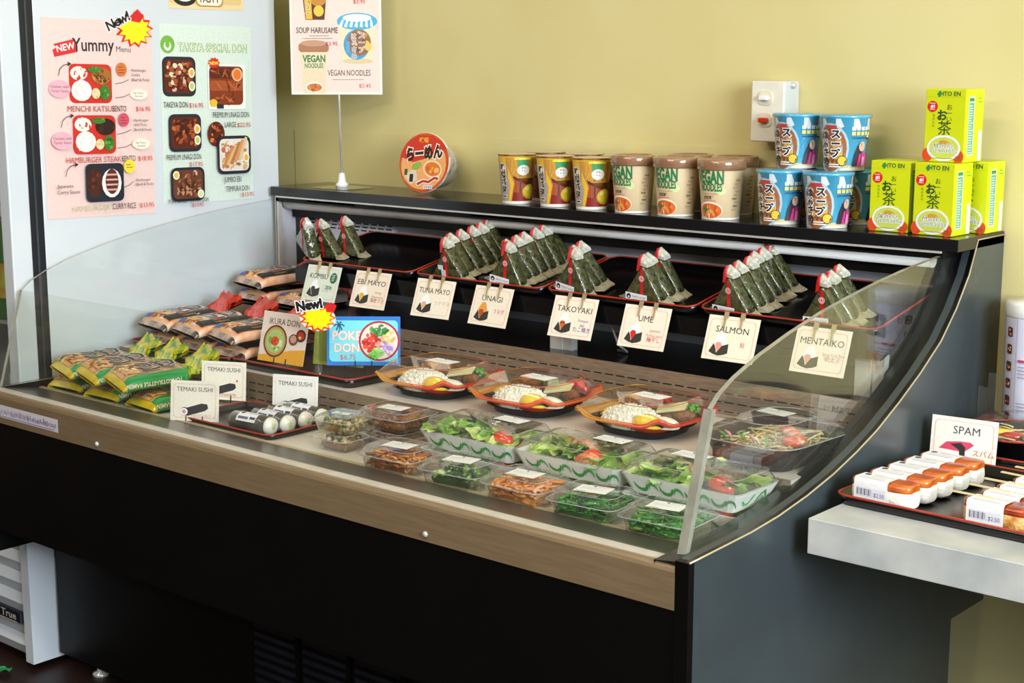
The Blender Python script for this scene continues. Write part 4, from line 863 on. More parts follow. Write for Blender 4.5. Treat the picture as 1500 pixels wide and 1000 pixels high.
# ------------------------------------------------------------------ food helpers
F = dict(
    lettuce=mat('lettuce', '#9ecf3e', .35, c2='#e2eca2', scale=45, bump=.8, bscale=70, sss=.1),
    lettuce2=mat('lettuce_dark', '#4f8f2a', .35, c2='#9cc85a', scale=45, bump=.8, bscale=70, sss=.1),
    redleaf=mat('red_leaf', '#4a3a2a', .4, c2='#6a7a3a', scale=40, bump=.8, bscale=60),
    tomato=mat('tomato_skin', '#d8341e', .15, c2='#e2502e', scale=14, coat=.6), tomatoin=mat('tomato_flesh', '#e86a3c', .25, c2='#f2a070', scale=60, coat=.4),
    chicken=mat('chicken', '#e0c49a', .4, c2='#a8703c', scale=50, bump=.6), shrimp=mat('shrimp', '#f4c8ac', .3, c2='#e87c46', scale=60, stretch=(3, 1, 1), coat=.4),
    carrot=mat('orange_shreds', '#e8872a', .35, c2='#f2a84a', scale=40, coat=.3), kinpira=mat('brown_shreds', '#b5651e', .35, c2='#7a3c12', scale=40, coat=.4),
    wakame=mat('dark_seaweed', '#1f6a22', .2, c2='#3f9a32', scale=40, coat=.6), wakame2=mat('dark_seaweed_deep', '#123a18', .2, c2='#1f5a24', scale=40, coat=.6),
    cuke=mat('cucumber_skin', '#2f5a1e', .25, c2='#1c3c14', scale=30, coat=.5), cukein=mat('cucumber_flesh', '#a8c860', .3, c2='#c8dc8a', scale=40, coat=.3),
    bean=mat('beans', '#b89a3c', .3, c2='#8a6a22', scale=30, coat=.5), nut=mat('pale_beans', '#e2d2a8', .35, c2='#c8b284', scale=30), brownf=mat('simmered_brown', '#6a3a1c', .3, c2='#8f5a30', scale=40, coat=.4),
    egg=mat('egg_yellow', '#f6cc14', .2, c2='#f8d83a', scale=20, coat=.5), tako=mat('yellow_pickle', '#e8b422', .25, c2='#d89a14', scale=40, coat=.4), pepper=mat('red_pepper', '#c81e16', .15, c2='#a81410', scale=20, coat=.7),
    katsu=mat('fried_cutlet', '#a8672a', .5, c2='#6a3614', scale=70, bump=.9, bscale=120), green=mat('green_herb', '#3a8a26', .4, c2='#5eb03c', scale=60), tofu=mat('pale_egg_slice', '#ece2b4', .4, c2='#dccf98', scale=30),
    noodle=mat('noodles', '#e2cf9c', .35, c2='#cdb678', scale=40, coat=.3), pink=mat('pickled_pink', '#eab4b8', .35, c2='#d88a94', scale=40), crab=mat('crab_stick', '#e8502e', .3, c2='#f6e0d4', scale=50, lo=.45, hi=.6),
    purple=mat('dark_purple_bento', '#2c1f2a', .25, c2='#241a22', scale=20), spam=mat('glazed_spam', '#b8501a', .25, c2='#d8782e', scale=40, coat=.5), spamd=mat('glazed_spam_dark', '#8a2a0e', .2, c2='#b84a1c', scale=40, coat=.6), toast=mat('grilled_rice', '#e8c07a', .5, c2='#b8742a', scale=60, bump=.8, bscale=140), wood=mat('pale_wood', '#e6d6ac', .5, c2='#d8c494', scale=40, stretch=(1, 6, 6)),
)
def strands(R, n, w, d, z0, z1, r, ln, mats):
    mb = MB()
    for k in range(n):
        x, y, z = R.uniform(-w / 2, w / 2), R.uniform(-d / 2, d / 2), R.uniform(z0, z1); a = R.uniform(0, PI); L = ln * R.uniform(.5, 1); c = R.uniform(-.5, .5)
        pts = []
        for t in (-1, -.33, .33, 1):
            px = x + math.cos(a) * L / 2 * t - math.sin(a) * c * L * .3 * (1 - t * t); py = y + math.sin(a) * L / 2 * t + math.cos(a) * c * L * .3 * (1 - t * t)
            pts.append((max(-w / 2, min(w / 2, px)), max(-d / 2, min(d / 2, py)), max(z0, min(z1, z + R.uniform(-.002, .002)))))
        mb.tube(pts, r * R.uniform(.7, 1.2), 4, mi=k % len(mats))
    return mb
def chunks(R, n, w, d, z0, z1, r, flat=.7, mcount=1, mb=None):
    mb = mb or MB()
    for k in range(n):
        m = Euler((R.uniform(0, 6), R.uniform(0, 6), R.uniform(0, 6))).to_matrix().to_4x4()
        q = r * R.uniform(.6, 1.1); mb.ball((R.uniform(-w / 2, w / 2), R.uniform(-d / 2, d / 2), R.uniform(z0, z1)), (q, q * flat, q * flat), 6, 4, k % mcount, m)
    return mb
def leaf(R, l, w, h):
    nx, ny = 7, 5; ph = R.uniform(0, 6); vs = []
    for i in range(nx):
        t = i / (nx - 1); ww = w * (math.sin(PI * (.12 + .80 * t)) ** .6)
        for j in range(ny):
            s = j / (ny - 1) * 2 - 1
            vs.append((l * (t - .5), s * ww / 2 + R.uniform(-.002, .002), h * (.5 - .5 * math.cos(PI * t)) * (1 - .35 * s * s) + .004 * math.sin(ph + 9 * t + 5 * s) * abs(s) + abs(s) ** 2 * h * .45 + R.uniform(-.0012, .0012)))
    fs = [(i * ny + j, (i + 1) * ny + j, (i + 1) * ny + j + 1, i * ny + j + 1) for i in range(nx - 1) for j in range(ny - 1)]
    mb = MB(); mb.add(vs, fs, 0, True); return mb
def shell(root, w, d, h, lidh, rad=.016, base_mat=None, inset=.010, name='tub'):
    b = rr(w - 2 * inset, d - 2 * inset, rad * .8, 4); t_ = rr(w - .006, d - .006, rad, 4); f_ = rr(w + .004, d + .004, rad, 4)
    mb = MB(); mb.loft([z_(b, .0006), z_(t_, h), z_(f_, h + .0004)], capb=True); mb.build(name, base_mat or lidm, root)
    mb = MB(); mb.loft([z_(f_, h + .0010), z_(rr(w - .004, d - .004, rad, 4), h + .003), z_(rr(w - .016, d - .016, rad, 4), h + lidh * .85), z_(rr(w - .024, d - .024, rad, 4), h + lidh)], capt=True); mb.build('lid', lidm, root)
    MB().tube([(x, y, h + .0008) for x, y in rr(w + .003, d + .003, rad, 4)], .0011, 5, close=True).tube([(x, y, h + lidh - .0006) for x, y in rr(w - .019, d - .019, rad, 4)], .0006, 4, close=True).build('lid_rim', rimm, root)
def lid_label(root, x, y, z, w, d, rz=0.):
    a = Art(); a.rect(-w / 2, -d / 2, w, d, '#f3f2f4').ell(-.004, d / 2 - .0045, .0028, .0028, '#2a2c3a', 8).text('TAKEYA SUSHI', .010, d / 2 - .006, .0042, '#5a5c68', width=.020).lines(-w / 2 + .005, d / 2 - .012, w - .012, 3, .0045, .0008, '#9a9ca8', int(w * 1e4)).rect(-w / 2 + .005, -d / 2 + .003, .016, .0014, '#4a4a54')
    c_, s_ = math.cos(rz), math.sin(rz)
    return a.build('label', lambda u, v, h: (x + u * c_ - v * s_, y + u * s_ + v * c_, z + h), root)

# ------------------------------------------------------------------ small clear tubs in the front row
ZF = .6355
def tub(label, loc, w, d, h, lidh, foods, rz=0., lw=.050, ld=.034, seed=1):
    t = thing('salad_tub', label, 'food tub', loc, rz, group='small clear tubs'); R = random.Random(seed)
    shell(t, w, d, h, lidh)
    iw, idp = w - .028, d - .028
    for fname, kind, n, r, ln, mats in foods:
        if kind == 's': mb = strands(R, int(n * 1.5), iw, idp, h * .25, h * 1.05, r * 1.15, ln, mats)
        else: mb = chunks(R, int(n * 1.5), iw - r, idp - r, r * .8, h - r * .2, r, ln, len(mats))
        fl = rr(iw * .96, idp * .96, .012, 3); mb.loft([z_(rr(iw * .86, idp * .86, .01, 3), .002), z_(fl, h * .45), z_(rr(iw * .7, idp * .7, .012, 3), h * .72)], caps=True, smooth=True)
        o = mb.build(fname, [F[m] for m in mats], t); o['kind'] = 'stuff'
    if lw: lid_label(t, 0, -.004, h + lidh + .0003, lw, ld, math.radians(6))
    return t
def rad(a): return math.radians(a)
tub('clear tub of brown simmered shreds, beside the wall of slots', (-.838, .280, ZF + .0375), .128, .102, .024, .011, [('simmered_shreds', 's', 110, .0022, .05, ['brownf', 'kinpira'])], rad(2), .055, .034, 1)
tub('lower clear tub of brown shreds under another tub', (-.838, .280, ZF), .128, .102, .024, .011, [('simmered_shreds', 's', 70, .0022, .05, ['brownf', 'kinpira'])], rad(-2), .04, .03, 2)
tub('small clear tub of mixed beans on top of its twin', (-.905, .212, ZF + .0325), .094, .088, .022, .009, [('mixed_beans', 'c', 95, .0062, .8, ['bean', 'nut', 'cuke', 'bean'])], rad(8), .036, .018, 3)
tub('small clear tub of mixed beans beneath its twin', (-.905, .210, ZF), .096, .090, .022, .009, [('mixed_beans', 'c', 80, .0062, .8, ['brownf', 'nut', 'bean'])], rad(2), .036, .02, 4)
tub('clear tub of orange-brown kinpira shreds', (-.712, .168, ZF), .126, .102, .029, .015, [('kinpira_shreds', 's', 130, .0022, .055, ['kinpira', 'carrot', 'kinpira'])], rad(3), .056, .038, 5)
tub('clear tub of green cucumber salad', (-.566, .166, ZF), .125, .102, .029, .015, [('cucumber_pieces', 'c', 60, .0095, .55, ['cuke', 'cukein', 'cuke', 'lettuce2'])], rad(5), .056, .038, 6)
tub('clear tub of pale orange carrot shreds', (-.428, .168, ZF), .126, .102, .029, .015, [('carrot_shreds', 's', 170, .0024, .055, ['carrot', 'carrot', 'shrimp'])], rad(0), .056, .038, 7)
tub('clear tub of bright green seaweed salad beside the carrot tub', (-.288, .166, ZF), .125, .102, .029, .015, [('seaweed_shreds', 's', 170, .0021, .05, ['wakame', 'wakame2', 'wakame'])], rad(6), .056, .038, 8)
tub('clear tub of bright green seaweed salad beside the glass end', (-.150, .166, ZF), .126, .102, .029, .015, [('seaweed_shreds', 's', 170, .0021, .05, ['wakame', 'wakame', 'lettuce2'])], rad(4), .056, .038, 9)

# ------------------------------------------------------------------ salads in white paper trays
def salad(label, loc, kind, seed, rz=0., top=True):
    t = thing('salad_box', label, 'salad', loc, rz, group='salads in paper trays'); R = random.Random(seed)
    w, d, h = .218, .126, .031
    b = rr(w - .030, d - .026, .010, 2); f_ = rr(w, d, .012, 2); i_ = rr(w - .004, d - .004, .012, 2); ib = rr(w - .033, d - .029, .010, 2)
    MB().loft([z_(b, .0005), z_(f_, h), z_(i_, h), z_(ib, .002)], caps=True, smooth=False).build('paper_tray', M['whitecard'], t)
    # printed green swirls on the long and the short side
    a = Art()
    for k in range(4):
        x = -.085 + k * .050; a.stroke([(x + .013 - .013 * math.cos(q / 6 * PI), .021 - .012 * math.sin(q / 6 * PI)) for q in range(7)], [.001, .004, .0055, .006, .0055, .004, .002], '#3f9a48'); a.stroke([(x + .036 - .009 * math.cos(q / 6 * PI), .011 + .011 * math.sin(q / 6 * PI)) for q in range(7)], [.001, .003, .005, .0055, .005, .003, .001], '#4fae58')
    sl = .0135 / h
    a.build('printed_swirls', lambda u, v, hh: (u * (.9 + .1 * v / h), -(d / 2 - .013 + .013 * v / h) - hh - .0006, v), t)
    a = Art()
    a.stroke([(-.040, .018), (-.032, .010), (-.020, .010), (-.008, .024)], [.002, .005, .005, .003], '#6fc47a').stroke([(.004, .008), (.012, .020), (.022, .024), (.032, .014)], [.003, .005, .005, .003], '#3fa850').stroke([(.012, .008), (.020, .016), (.028, .010)], [.002, .004, .002], '#8ad094')
    a.build('printed_swirls', lambda u, v, hh: ((w / 2 - .015 + .015 * v / h) + hh + .0006, u * (.85 + .12 * v / h), v), t)
    n = 44 if top else 16
    for k in range(n):
        l = R.uniform(.034, .058); mb = leaf(R, l, l * R.uniform(.6, .95), R.uniform(.005, .014) if top else .004)
        x, y = -.086 + .172 * ((k * .618) % 1), R.uniform(-.046, .046); zz = .016 + (.012 * (1 - (x / .1) ** 2 * .6) * (1 - (y / .06) ** 2 * .5) + R.uniform(0, .006) if top else -.004)
        mb.build('lettuce_leaf', F['lettuce'] if R.random() < .72 else F['lettuce2'], t, (x, y, zz), (R.uniform(-.5, .5), R.uniform(-.4, .4), R.uniform(0, 6.28)))
    if not top: pass
    elif kind == 'chicken':
        for k in range(9):
            l = R.uniform(.026, .044); leaf(R, l, l * .6, .008).build('dark_leaf', F['redleaf'], t, (R.uniform(-.05, .04), R.uniform(.0, .042), .036 + R.uniform(0, .006)), (R.uniform(-.4, .4), R.uniform(-.4, .4), R.uniform(0, 6)))
        for k in range(4): MB().ball((0, 0, 0), (.020, .010, .005), 10, 5).build('chicken_slice', F['chicken'], t, (-.005 + k * .017, .018 - .006 * k, .044), (R.uniform(-.2, .2), .2, -.3 + .1 * k))
    else:
        for k in range(5): MB().tube([(.014 * math.cos(q), .014 * math.sin(q), 0) for q in (0, .8, 1.6, 2.4, 3.2)], [.004, .006, .0065, .0055, .002], 8).build('shrimp', F['shrimp'], t, (.000 + .014 * k - (.02 if kind == 'shrimp' else 0), .012 + R.uniform(-.012, .012), .043), (R.uniform(-.3, .3), R.uniform(-.3, .3), R.uniform(0, 6)))
        MB().ball((0, 0, 0), (.018, .014, .006), 12, 5).build('egg_slice', F['egg' if kind == 'shrimp' else 'tofu'], t, (-.042, .018, .042))
        for k in range(3): leaf(R, .028, .018, .008).build('dark_leaf', F['redleaf'], t, (.03 + R.uniform(-.02, .03), .03, .042), (.2, .3, R.uniform(0, 6)))
    # tomato: cut wedge with flesh facing the front
    tx = .062 if kind != 'shrimp' else .036
    MB().ball((0, 0, 0), (.022, .013, .017), 16, 8, z0=-.35).build('tomato_wedge', F['tomato'], t, (tx, -.032, .032 if top else .0135), (rad(-8), rad(8), .1))
    if kind == 'shrimp': MB().ball((0, 0, 0), (.024, .006, .015), 16, 6, z0=-.2).build('tomato_slice', F['tomatoin'], t, (tx - .004, -.044, .030), (rad(-22), 0, .05))
    if top:
        mb = MB(); lw, ld = w - .002, d - .002
        mb.loft([z_(rr(lw, ld, .012, 2), h + .0006), z_(rr(lw - .004, ld - .004, .012, 2), h + .004), z_(rr(lw - .020, ld - .018, .014, 3), h + .019), z_(rr(lw - .030, ld - .028, .014, 3), h + .0215)], capt=True); mb.build('lid', lidm, t)
        MB().tube([(x, y, h + .001) for x, y in rr(lw, ld, .012, 3)], .0012, 5, close=True).tube([(x, y, h + .019) for x, y in rr(lw - .020, ld - .018, .014, 3)], .0006, 4, close=True).build('lid_rim', rimm, t)
        lid_label(t, .030 if kind != 'mixed' else -.035, .030, h + .0218, .062, .032, rad(-3))
    return t
for i, (x, kind) in enumerate(((-.607, 'chicken'), (-.388, 'shrimp'), (-.168, 'mixed'))):
    low = ['white paper tray salad underneath the chicken salad', 'white paper tray salad underneath the shrimp salad', 'white paper tray salad underneath the tomato salad by the glass end'][i]
    salad(low, (x + .002, .273, ZF), 'mixed', 50 + i, rad(.5), top=False)
    up = ['chicken salad with dark leaves in a white paper tray under clear lid', 'shrimp and egg salad with cut tomato in a white paper tray', 'shrimp salad with tomato wedge in a white tray beside the glass end'][i]
    salad(up, (x, .274, ZF + .0325), kind, 20 + i, rad((0, 1, -.5)[i]))

# ------------------------------------------------------------------ boat-shaped bentos
ZM = .7008
def rice_mound(R, rx, ry, rz, n=150):
    mb = MB(); mb.ball((0, 0, 0), (rx, ry, rz), 14, 6, z0=-.1)
    for k in range(n):
        t = R.uniform(0, 2 * PI); ph = R.uniform(.05, 1.5); q = math.cos(ph)
        m = Euler((R.uniform(0, 6), R.uniform(0, 6), R.uniform(0, 6))).to_matrix().to_4x4()
        mb.ball((rx * q * math.cos(t) * .98, ry * q * math.sin(t) * .98, rz * math.sin(ph)), (.0052, .0022, .0022), 5, 3, 0, m)
    return mb
boat_rim = ramp_mat('boat_rim_red', 0, [(0, '#d8963a'), (.30, '#d8602a'), (.7, '#cf3e1e'), (1, '#d8602a')], .25, .4)
boat_rim2 = ramp_mat('boat_rim_orange', 0, [(0, '#dca040'), (.45, '#d88a34'), (.72, '#d2482a'), (1, '#c83a1e')], .25, .4)
def boat(label, loc, seed, rimm, rz=0.):
    t = thing('boat_bento', label, 'bento', loc, rz, group='boat-shaped bentos'); R = random.Random(seed); w, d = .198, .190
    def loop(k, z, wave, n=48):
        out = []
        for i in range(n):
            a_ = 2 * PI * i / n; c, s = math.cos(a_), math.sin(a_); e = 2 / 3.2
            x = w / 2 * k * math.copysign(abs(c) ** e, c); y = d / 2 * k * math.copysign(abs(s) ** e, s)
            cor = max(0, math.cos(4 * (a_ - PI / 4))) ** 2; diag = math.cos(2 * (a_ - PI * .25)) 
            pull = 1 + (.16 if s * c < 0 and False else 0) + .10 * wave * max(0, math.cos(a_ - PI * 1.18)) ** 10 + .10 * wave * max(0, math.cos(a_ - PI * .22)) ** 10
            out.append((x * pull, y * pull, z + wave * (.012 * cor - .004)))
        return out
    MB().loft([loop(.66, .0006, 0), loop(.74, .020, 0), loop(.93, .030, .5)], capb=True).build('black_base', M['trayb'], t)
    MB().loft([loop(.70, .012, 0), loop(.88, .030, .6), loop(1.0, .036, 1), loop(1.03, .035, 1), loop(1.02, .032, 1), loop(.90, .027, .7)]).build('coloured_rim', rimm, t)
    MB().loft([loop(.02, .014, 0), loop(.80, .014, 0)], capb=True).build('tray_floor', M['trayb'], t)
    o = rice_mound(R, .060, .040, .030, 300).build('rice', M['rice'], t, (-.004, -.036, .018)); o['kind'] = 'stuff'
    MB().ball((0, 0, 0), (.028, .019, .017), 16, 7, z0=-.2).build('egg_yolk', F['egg'], t, (.044, -.058, .028), (0, rad(4), .1))
    MB().ball((0, 0, 0), (.032, .022, .014), 12, 6, z0=-.2).build('egg_white', M['rice'], t, (.060, -.034, .024))
    for k in range(5): MB().tube([(0, 0, 0), (.010, .008, .006), (.018, .022, .010), (.022, .036, .006)], [.004, .006, .006, .004], 6, flat=.5).build('yellow_pickle', F['tako'], t, (-.082 + k * .008, -.035 + R.uniform(-.012, .012), .022 + R.uniform(0, .006)), (0, 0, R.uniform(-.3, .3)))
    for k in range(7): MB().ball((0, 0, 0), (.024, .014, .012), 10, 6).build('fried_cutlet', F['katsu'], t, (-.058 + .020 * k, .026 + .022 * (k % 2) + R.uniform(-.006, .006), .028 + R.uniform(0, .006)), (.2, .1, R.uniform(-.5, .5)))
    if seed % 3: MB().tube([(-.026, 0, 0), (-.012, .004, .010), (.010, .006, .012), (.028, .002, .004)], [.006, .011, .011, .004], 8).build('red_pepper', F['pepper'], t, (-.010 if seed % 3 == 2 else .050, .056, .032), (.1, 0, R.uniform(-.4, .2)))
    MB().box(-.026, .026, -.014, .014, -.002, .003, bev=.001).build('egg_slice', F['tofu'], t, (.040, .020, .042), (rad(14), rad(-10), rad(20)))
    o = chunks(R, 26, .036, .020, .0, .010, .0048, .9, 1).build('green_herb', F['green'], t, (.055 if seed % 2 else -.005, .050, .034)); o['kind'] = 'stuff'
    MB().loft([loop(.985, .037, .9), loop(.95, .043, .7), loop(.84, .060, .1), loop(.78, .062, 0)], capt=True)  .build('lid', lidm, t)
    MB().tube(loop(1.0, .0375, 1), .0009, 4, close=True).tube(loop(.83, .0605, .1), .0006, 4, close=True).build('lid_rim', rimm, t)
    lid_label(t, .010, .000, .0624, .064, .036, rad(-4)); return t
boat('boat-shaped bento with orange rim beside the blue poke card', (-.892, .452, ZM), 3, boat_rim2, rad(2))
boat('boat-shaped bento with red rim between two other boat bentos', (-.654, .458, ZM), 4, boat_rim, rad(1))
boat('boat-shaped bento with orange rim nearest the black oblong bento', (-.405, .462, ZM), 5, boat_rim2, rad(0))

# ------------------------------------------------------------------ black oblong bento by the glass end
def black_bento(label, loc, rz, seed, w=.180, d=.215):
    t = thing('black_bento', label, 'bento', loc, rz); R = random.Random(seed)
    b = rr(w - .040, d - .040, .030, 5); m_ = rr(w - .012, d - .012, .040, 5); f_ = rr(w, d, .045, 5); ib = rr(w - .046, d - .046, .03, 5)
    mb = MB(); mb.loft([z_(b, .0006), z_(m_, .036), z_(f_, .039), z_(rr(w - .016, d - .016, .04, 5), .038), z_(ib, .004)], caps=True); mb.build('bento_base', F['purple'], t)
    mb = MB()
    for k in range(46):
        u = -.5 + k / 45; mb.box(u * (w - .07) - .0006, u * (w - .07) + .0006, -d / 2 + .008, -d / 2 + .0115, .008, .032, mtx=Matrix.Translation((0, .004, 0)))
    mb.build('base_ribs', F['purple'], t)
    o = strands(R, 150, w - .06, d - .07, .010, .036, .0016, .07, ['noodle', 'noodle', 'tofu']).build('noodles', [F['noodle'], F['noodle'], F['tofu']], t); o['kind'] = 'stuff'
    for k in range(7): MB().tube([(0, 0, 0), (.004, .004, .010), (.012, .006, .014)], [.002, .003, .001], 5).build('onion_strip', F[('green', 'pink', 'tofu')[k % 3]], t, (-.050 + k * .013, -.066 + R.uniform(-.006, .006), .034), (0, 0, R.uniform(0, 6)))
    for k in range(3): MB().ball((0, 0, 0), (.018, .010, .008), 10, 5).build('crab_stick', F['crab'], t, (.020 + .02 * k, .012 - .018 * k, .042), (.1, .1, R.uniform(-.6, .6)))
    MB().ball((0, 0, 0), (.020, .016, .010), 12, 5).build('tomato_piece', F['tomato'], t, (.052, -.030, .038))
    mb = MB(); mb.loft([z_(rr(w - .002, d - .002, .045, 5), .0398), z_(rr(w - .010, d - .010, .042, 5), .045), z_(rr(w - .034, d - .034, .04, 5), .056), z_(rr(w - .060, d - .060, .04, 5), .0575), z_(rr(w - .070, d - .070, .05, 5), .066), z_(rr(w - .082, d - .082, .048, 5), .067)], capt=True); mb.build('lid', lidm, t)
    MB().tube([(x, y, .0402) for x, y in rr(w, d, .045, 5)], .0012, 5, close=True).tube([(x, y, .0665) for x, y in rr(w - .076, d - .076, .048, 5)], .0008, 4, close=True).build('lid_rim', rimm, t)
    lid_label(t, -.014, .020, .0675, .058, .034, rad(-4)); return t
black_bento('dark oblong bento of cold noodles under clear domed lid', (-.140, .452, ZM), rad(-3), 1)

# ------------------------------------------------------------------ temaki rolls in a tray
make_tray('small black lacquer tray with red rim under the temaki rolls', (-1.172, .2325, ZF), .268, .178, .011, rot=(0, 0, rad(1)))
def temaki():
    t = thing('temaki_roll', 'roll', 'sushi roll', group='wrapped temaki rolls'); r, L = .0175, .104
    mm = Matrix.Translation((0, 0, r)) @ Matrix.Rotation(PI / 2, 4, 'Y')
    MB().lathe([(.001, -L / 2), (r - .001, -L / 2), (r, -L / 2 + .002), (r, L / 2 - .010)], 20, mtx=mm, caps=True).build('nori_roll', mat('dark_nori', '#2a2620', .3, c2='#4a4438', scale=40, bump=.5, coat=.5), t)
    MB().lathe([(r - .0004, L / 2 - .010), (r - .001, L / 2 - .003), (r - .006, L / 2), (.001, L / 2 + .001)], 20, mtx=mm).build('rice_end', M['rice'], t)
    MB().ball((L / 2 - .001, 0, r), (.003, .006, .007), 8, 5).build('filling', F['cukein'], t)
    MB().lathe([(.002, -L / 2 - .006), (r + .0008, -L / 2 + .003), (r + .001, 0), (r + .001, L / 2 - .004), (r - .004, L / 2 + .004), (.002, L / 2 + .005)], 20, mtx=mm).build('clear_film', wrapm, t)
    a = Art(); a.rect(-.030, -.014, .050, .028, '#f0eff4').ell(-.022, .006, .005, .005, '#2a2c3a', 10).text('TAKEYA SUSHI', .006, .004, .006, '#5a5c74', width=.028).rect(-.026, -.010, .026, .005, '#6a6c80').rect(.004, -.009, .014, .005, '#4a4c60')
    a.build('label', lambda u, v, h: (u, -(r + .0014 + h) * math.sin(v * -1 / r + .35) if False else (r + .0014 + h) * math.sin(v / r - .45), r + (r + .0014 + h) * math.cos(v / r - .45)), t, {'v': frange(-.014, .014, .004)}); return t
tk = temaki(); spots = [(-1.112, .172, 5), (-1.102, .211, -2), (-1.100, .250, 3), (-1.094, .289, 0)]
for i, (x, y, a_) in enumerate(spots):
    L = ['temaki roll with white price label closest to the glass front', 'temaki roll second from the glass front', 'temaki roll with a green filled end, third from the glass front', 'temaki roll closest to the california card'][i]
    if i == 0: tk.location = (x, y, ZF + .0025); tk.rotation_euler.z = rad(a_); tk['label'] = L
    else: dup(tk, (x, y, ZF + .0025), rad(a_), L)

# ------------------------------------------------------------------ bags of ramen
def ramen_bag(kind, label, loc, rot, group, seed):
    t = thing('ramen_bag', label, 'noodle bag', loc, rot=rot, group=group); R = random.Random(seed)
    w, L, h = .111, .175, .033
    def width(t_): return w * (1 if t_ < .80 else 1 - .72 * ((t_ - .80) / .14) if t_ < .94 else .28 + .5 * (t_ - .94) / .06 * 1.0)
    def hh(t_): return h * (max(.05, min(1, t_ / .14)) ** .5) * (1 if t_ < .80 else 1 - .45 * ((t_ - .80) / .14) if t_ < .94 else .55 - .30 * (t_ - .94) / .06)
    ts = [0, .02, .06, .12, .2, .3, .4, .5, .6, .7, .78, .84, .89, .93, .95, .97, .985, 1.0, 1.03, 1.06, 1.09]; n = 22
    y_of = lambda t_: t_ * L if t_ <= 1 else L + (t_ - 1) * .45
    def sec(t_):
        ww = width(t_) if t_ <= 1 else w * (.42 + (t_ - 1) * 4); hz = hh(t_) if t_ <= 1 else h * .5; out = []
        for i in range(n):
            a_ = 2 * PI * i / n; c, s = math.cos(a_), math.sin(a_); e = .62
            x = ww / 2 * math.copysign(abs(c) ** e, c); z = hz / 2 * math.copysign(abs(s) ** e, s)
            rip = (0 if t_ < .86 else (.003 if t_ < 1 else .0065) * math.sin(i * 2.9 + t_ * 20)) ; out.append((x, y_of(t_), hz / 2 + z + rip + (0.003 if t_ < .05 else 0) + (.010 * (t_ - .9) / .1 + (.16 * (t_ - .97) if t_ > .97 else 0) if t_ > .9 else 0)))
        return out
    mb = MB(); loops = [sec(t_) for t_ in ts]; o0 = 0
    for k in range(len(ts) - 1):
        t_ = ts[k]
        for i in range(n):
            j = (i + 1) % n; a_ = 2 * PI * (i + .5) / n; c, s = math.cos(a_), math.sin(a_)
            mi = 1 if t_ >= .84 else 3 if t_ < .05 else 2 if (c > .36 and kind == 'green') or (s < -.2) else 0
            mb.add([loops[k][i], loops[k][j], loops[k + 1][j], loops[k + 1][i]], [(0, 1, 2, 3)], mi, True)
    mb.v.extend([]); 
    mb.f.append(tuple(range(0, 0)) or (0, 1, 2)); mb.m.append(0); mb.sm.append(False)
    pic = mat('ramen_picture_' + kind, '#d8a468' if kind == 'green' else '#e09460', .22, c2='#8a5a34' if kind == 'green' else '#f6e2d2', scale=26, bump=.35, bscale=30, coat=.7, detail=5)
    twist = mat('twisted_film_' + kind, '#d8cc1e' if kind == 'green' else '#d83a14', .18, c2='#4a9a34' if kind == 'green' else '#b81e0c', scale=55, bump=.9, bscale=70, coat=.8, lo=.45, hi=.6)
    side_ = mat('bag_side_' + kind, '#1f9a4a' if kind == 'green' else '#2a1c18', .22, c2='#188a40' if kind == 'green' else '#1c1210', scale=12, bump=.2, coat=.6)
    fin = mat('crimp_' + kind, '#e2c818' if kind == 'green' else '#c8a890', .25, c2='#d2b40e' if kind == 'green' else '#3a2a24', scale=40, bump=.6, coat=.6)
    bmesh_o = mb.build('film_bag', [pic, twist, side_, fin], t)
    bm = bmesh.new(); bm.from_mesh(bmesh_o.data); bmesh.ops.remove_doubles(bm, verts=bm.verts, dist=1e-5); bmesh.ops.recalc_face_normals(bm, faces=bm.faces); bm.to_mesh(bmesh_o.data); bm.free()
    # print on the top
    def ztop(x, y):
        t_ = max(.001, min(.99, y / L)); ww = width(t_) / 2; hz = hh(t_); e = .62
        c = min(1, abs(x) / ww) ** (1 / e); s = math.sqrt(max(0, 1 - c * c)); return hz / 2 + hz / 2 * s ** e + (.003 if t_ < .05 else 0)
    a = Art()
    a.poly([(-.050, .012), (.020, .012), (.028, .05), (-.050, .06)], '#e8b06a').blobs(-.016, .034, .034, .022, ['#f0d8a0', '#c87a3a', '#7a4a2a', '#f4ead0', '#a83a24', '#5a8a3a'], 26, seed, .26)
    if kind != 'green': a.rect(-.052, .014, .028, .010, '#3a62b0').blobs(.0, .10, .045, .045, ['#f4d8c4', '#e89a6a', '#f0c0a0', '#e8d0b0'], 20, seed + 3, .3)
    strokes = [[(-.030, .060), (-.020, .078), (-.004, .082), (.000, .070), (-.010, .060)], [(-.034, .092), (-.014, .094), (.004, .104)], [(-.022, .084), (-.020, .104), (-.006, .118)], [(-.036, .112), (-.020, .126), (.000, .124), (.006, .112)], [(-.010, .098), (.012, .100), (.018, .120)], [(.010, .060), (.018, .076), (.014, .092)]]
    strokes = [[(x * 1.05, .095 + (y - .092) * 1.1) for x, y in s] for s in strokes]
    for s in strokes: a.stroke(s, [.0125] * len(s), '#e6ded2'); a.n -= 1
    a.n += 1
    for s in strokes: a.stroke(s, [.0100 - .0007 * i for i in range(len(s))], '#26211f'); a.n -= 1
    a.n += 1
    if kind != 'green': a.poly([(.020, .02), (.050, .02), (.050, .14), (.026, .14)], '#1e1714').text('RAMEN', .038, .075, .010, '#c8a84a', rot=-PI / 2).rect(.024, .06, .006, .02, '#d8301e')
    a.build('printed_picture', lambda u, v, h_: (u, v, ztop(u, v) + h_ + .0004), t, {'u': frange(-.050, .050, .012), 'v': frange(.01, .14, .016)})
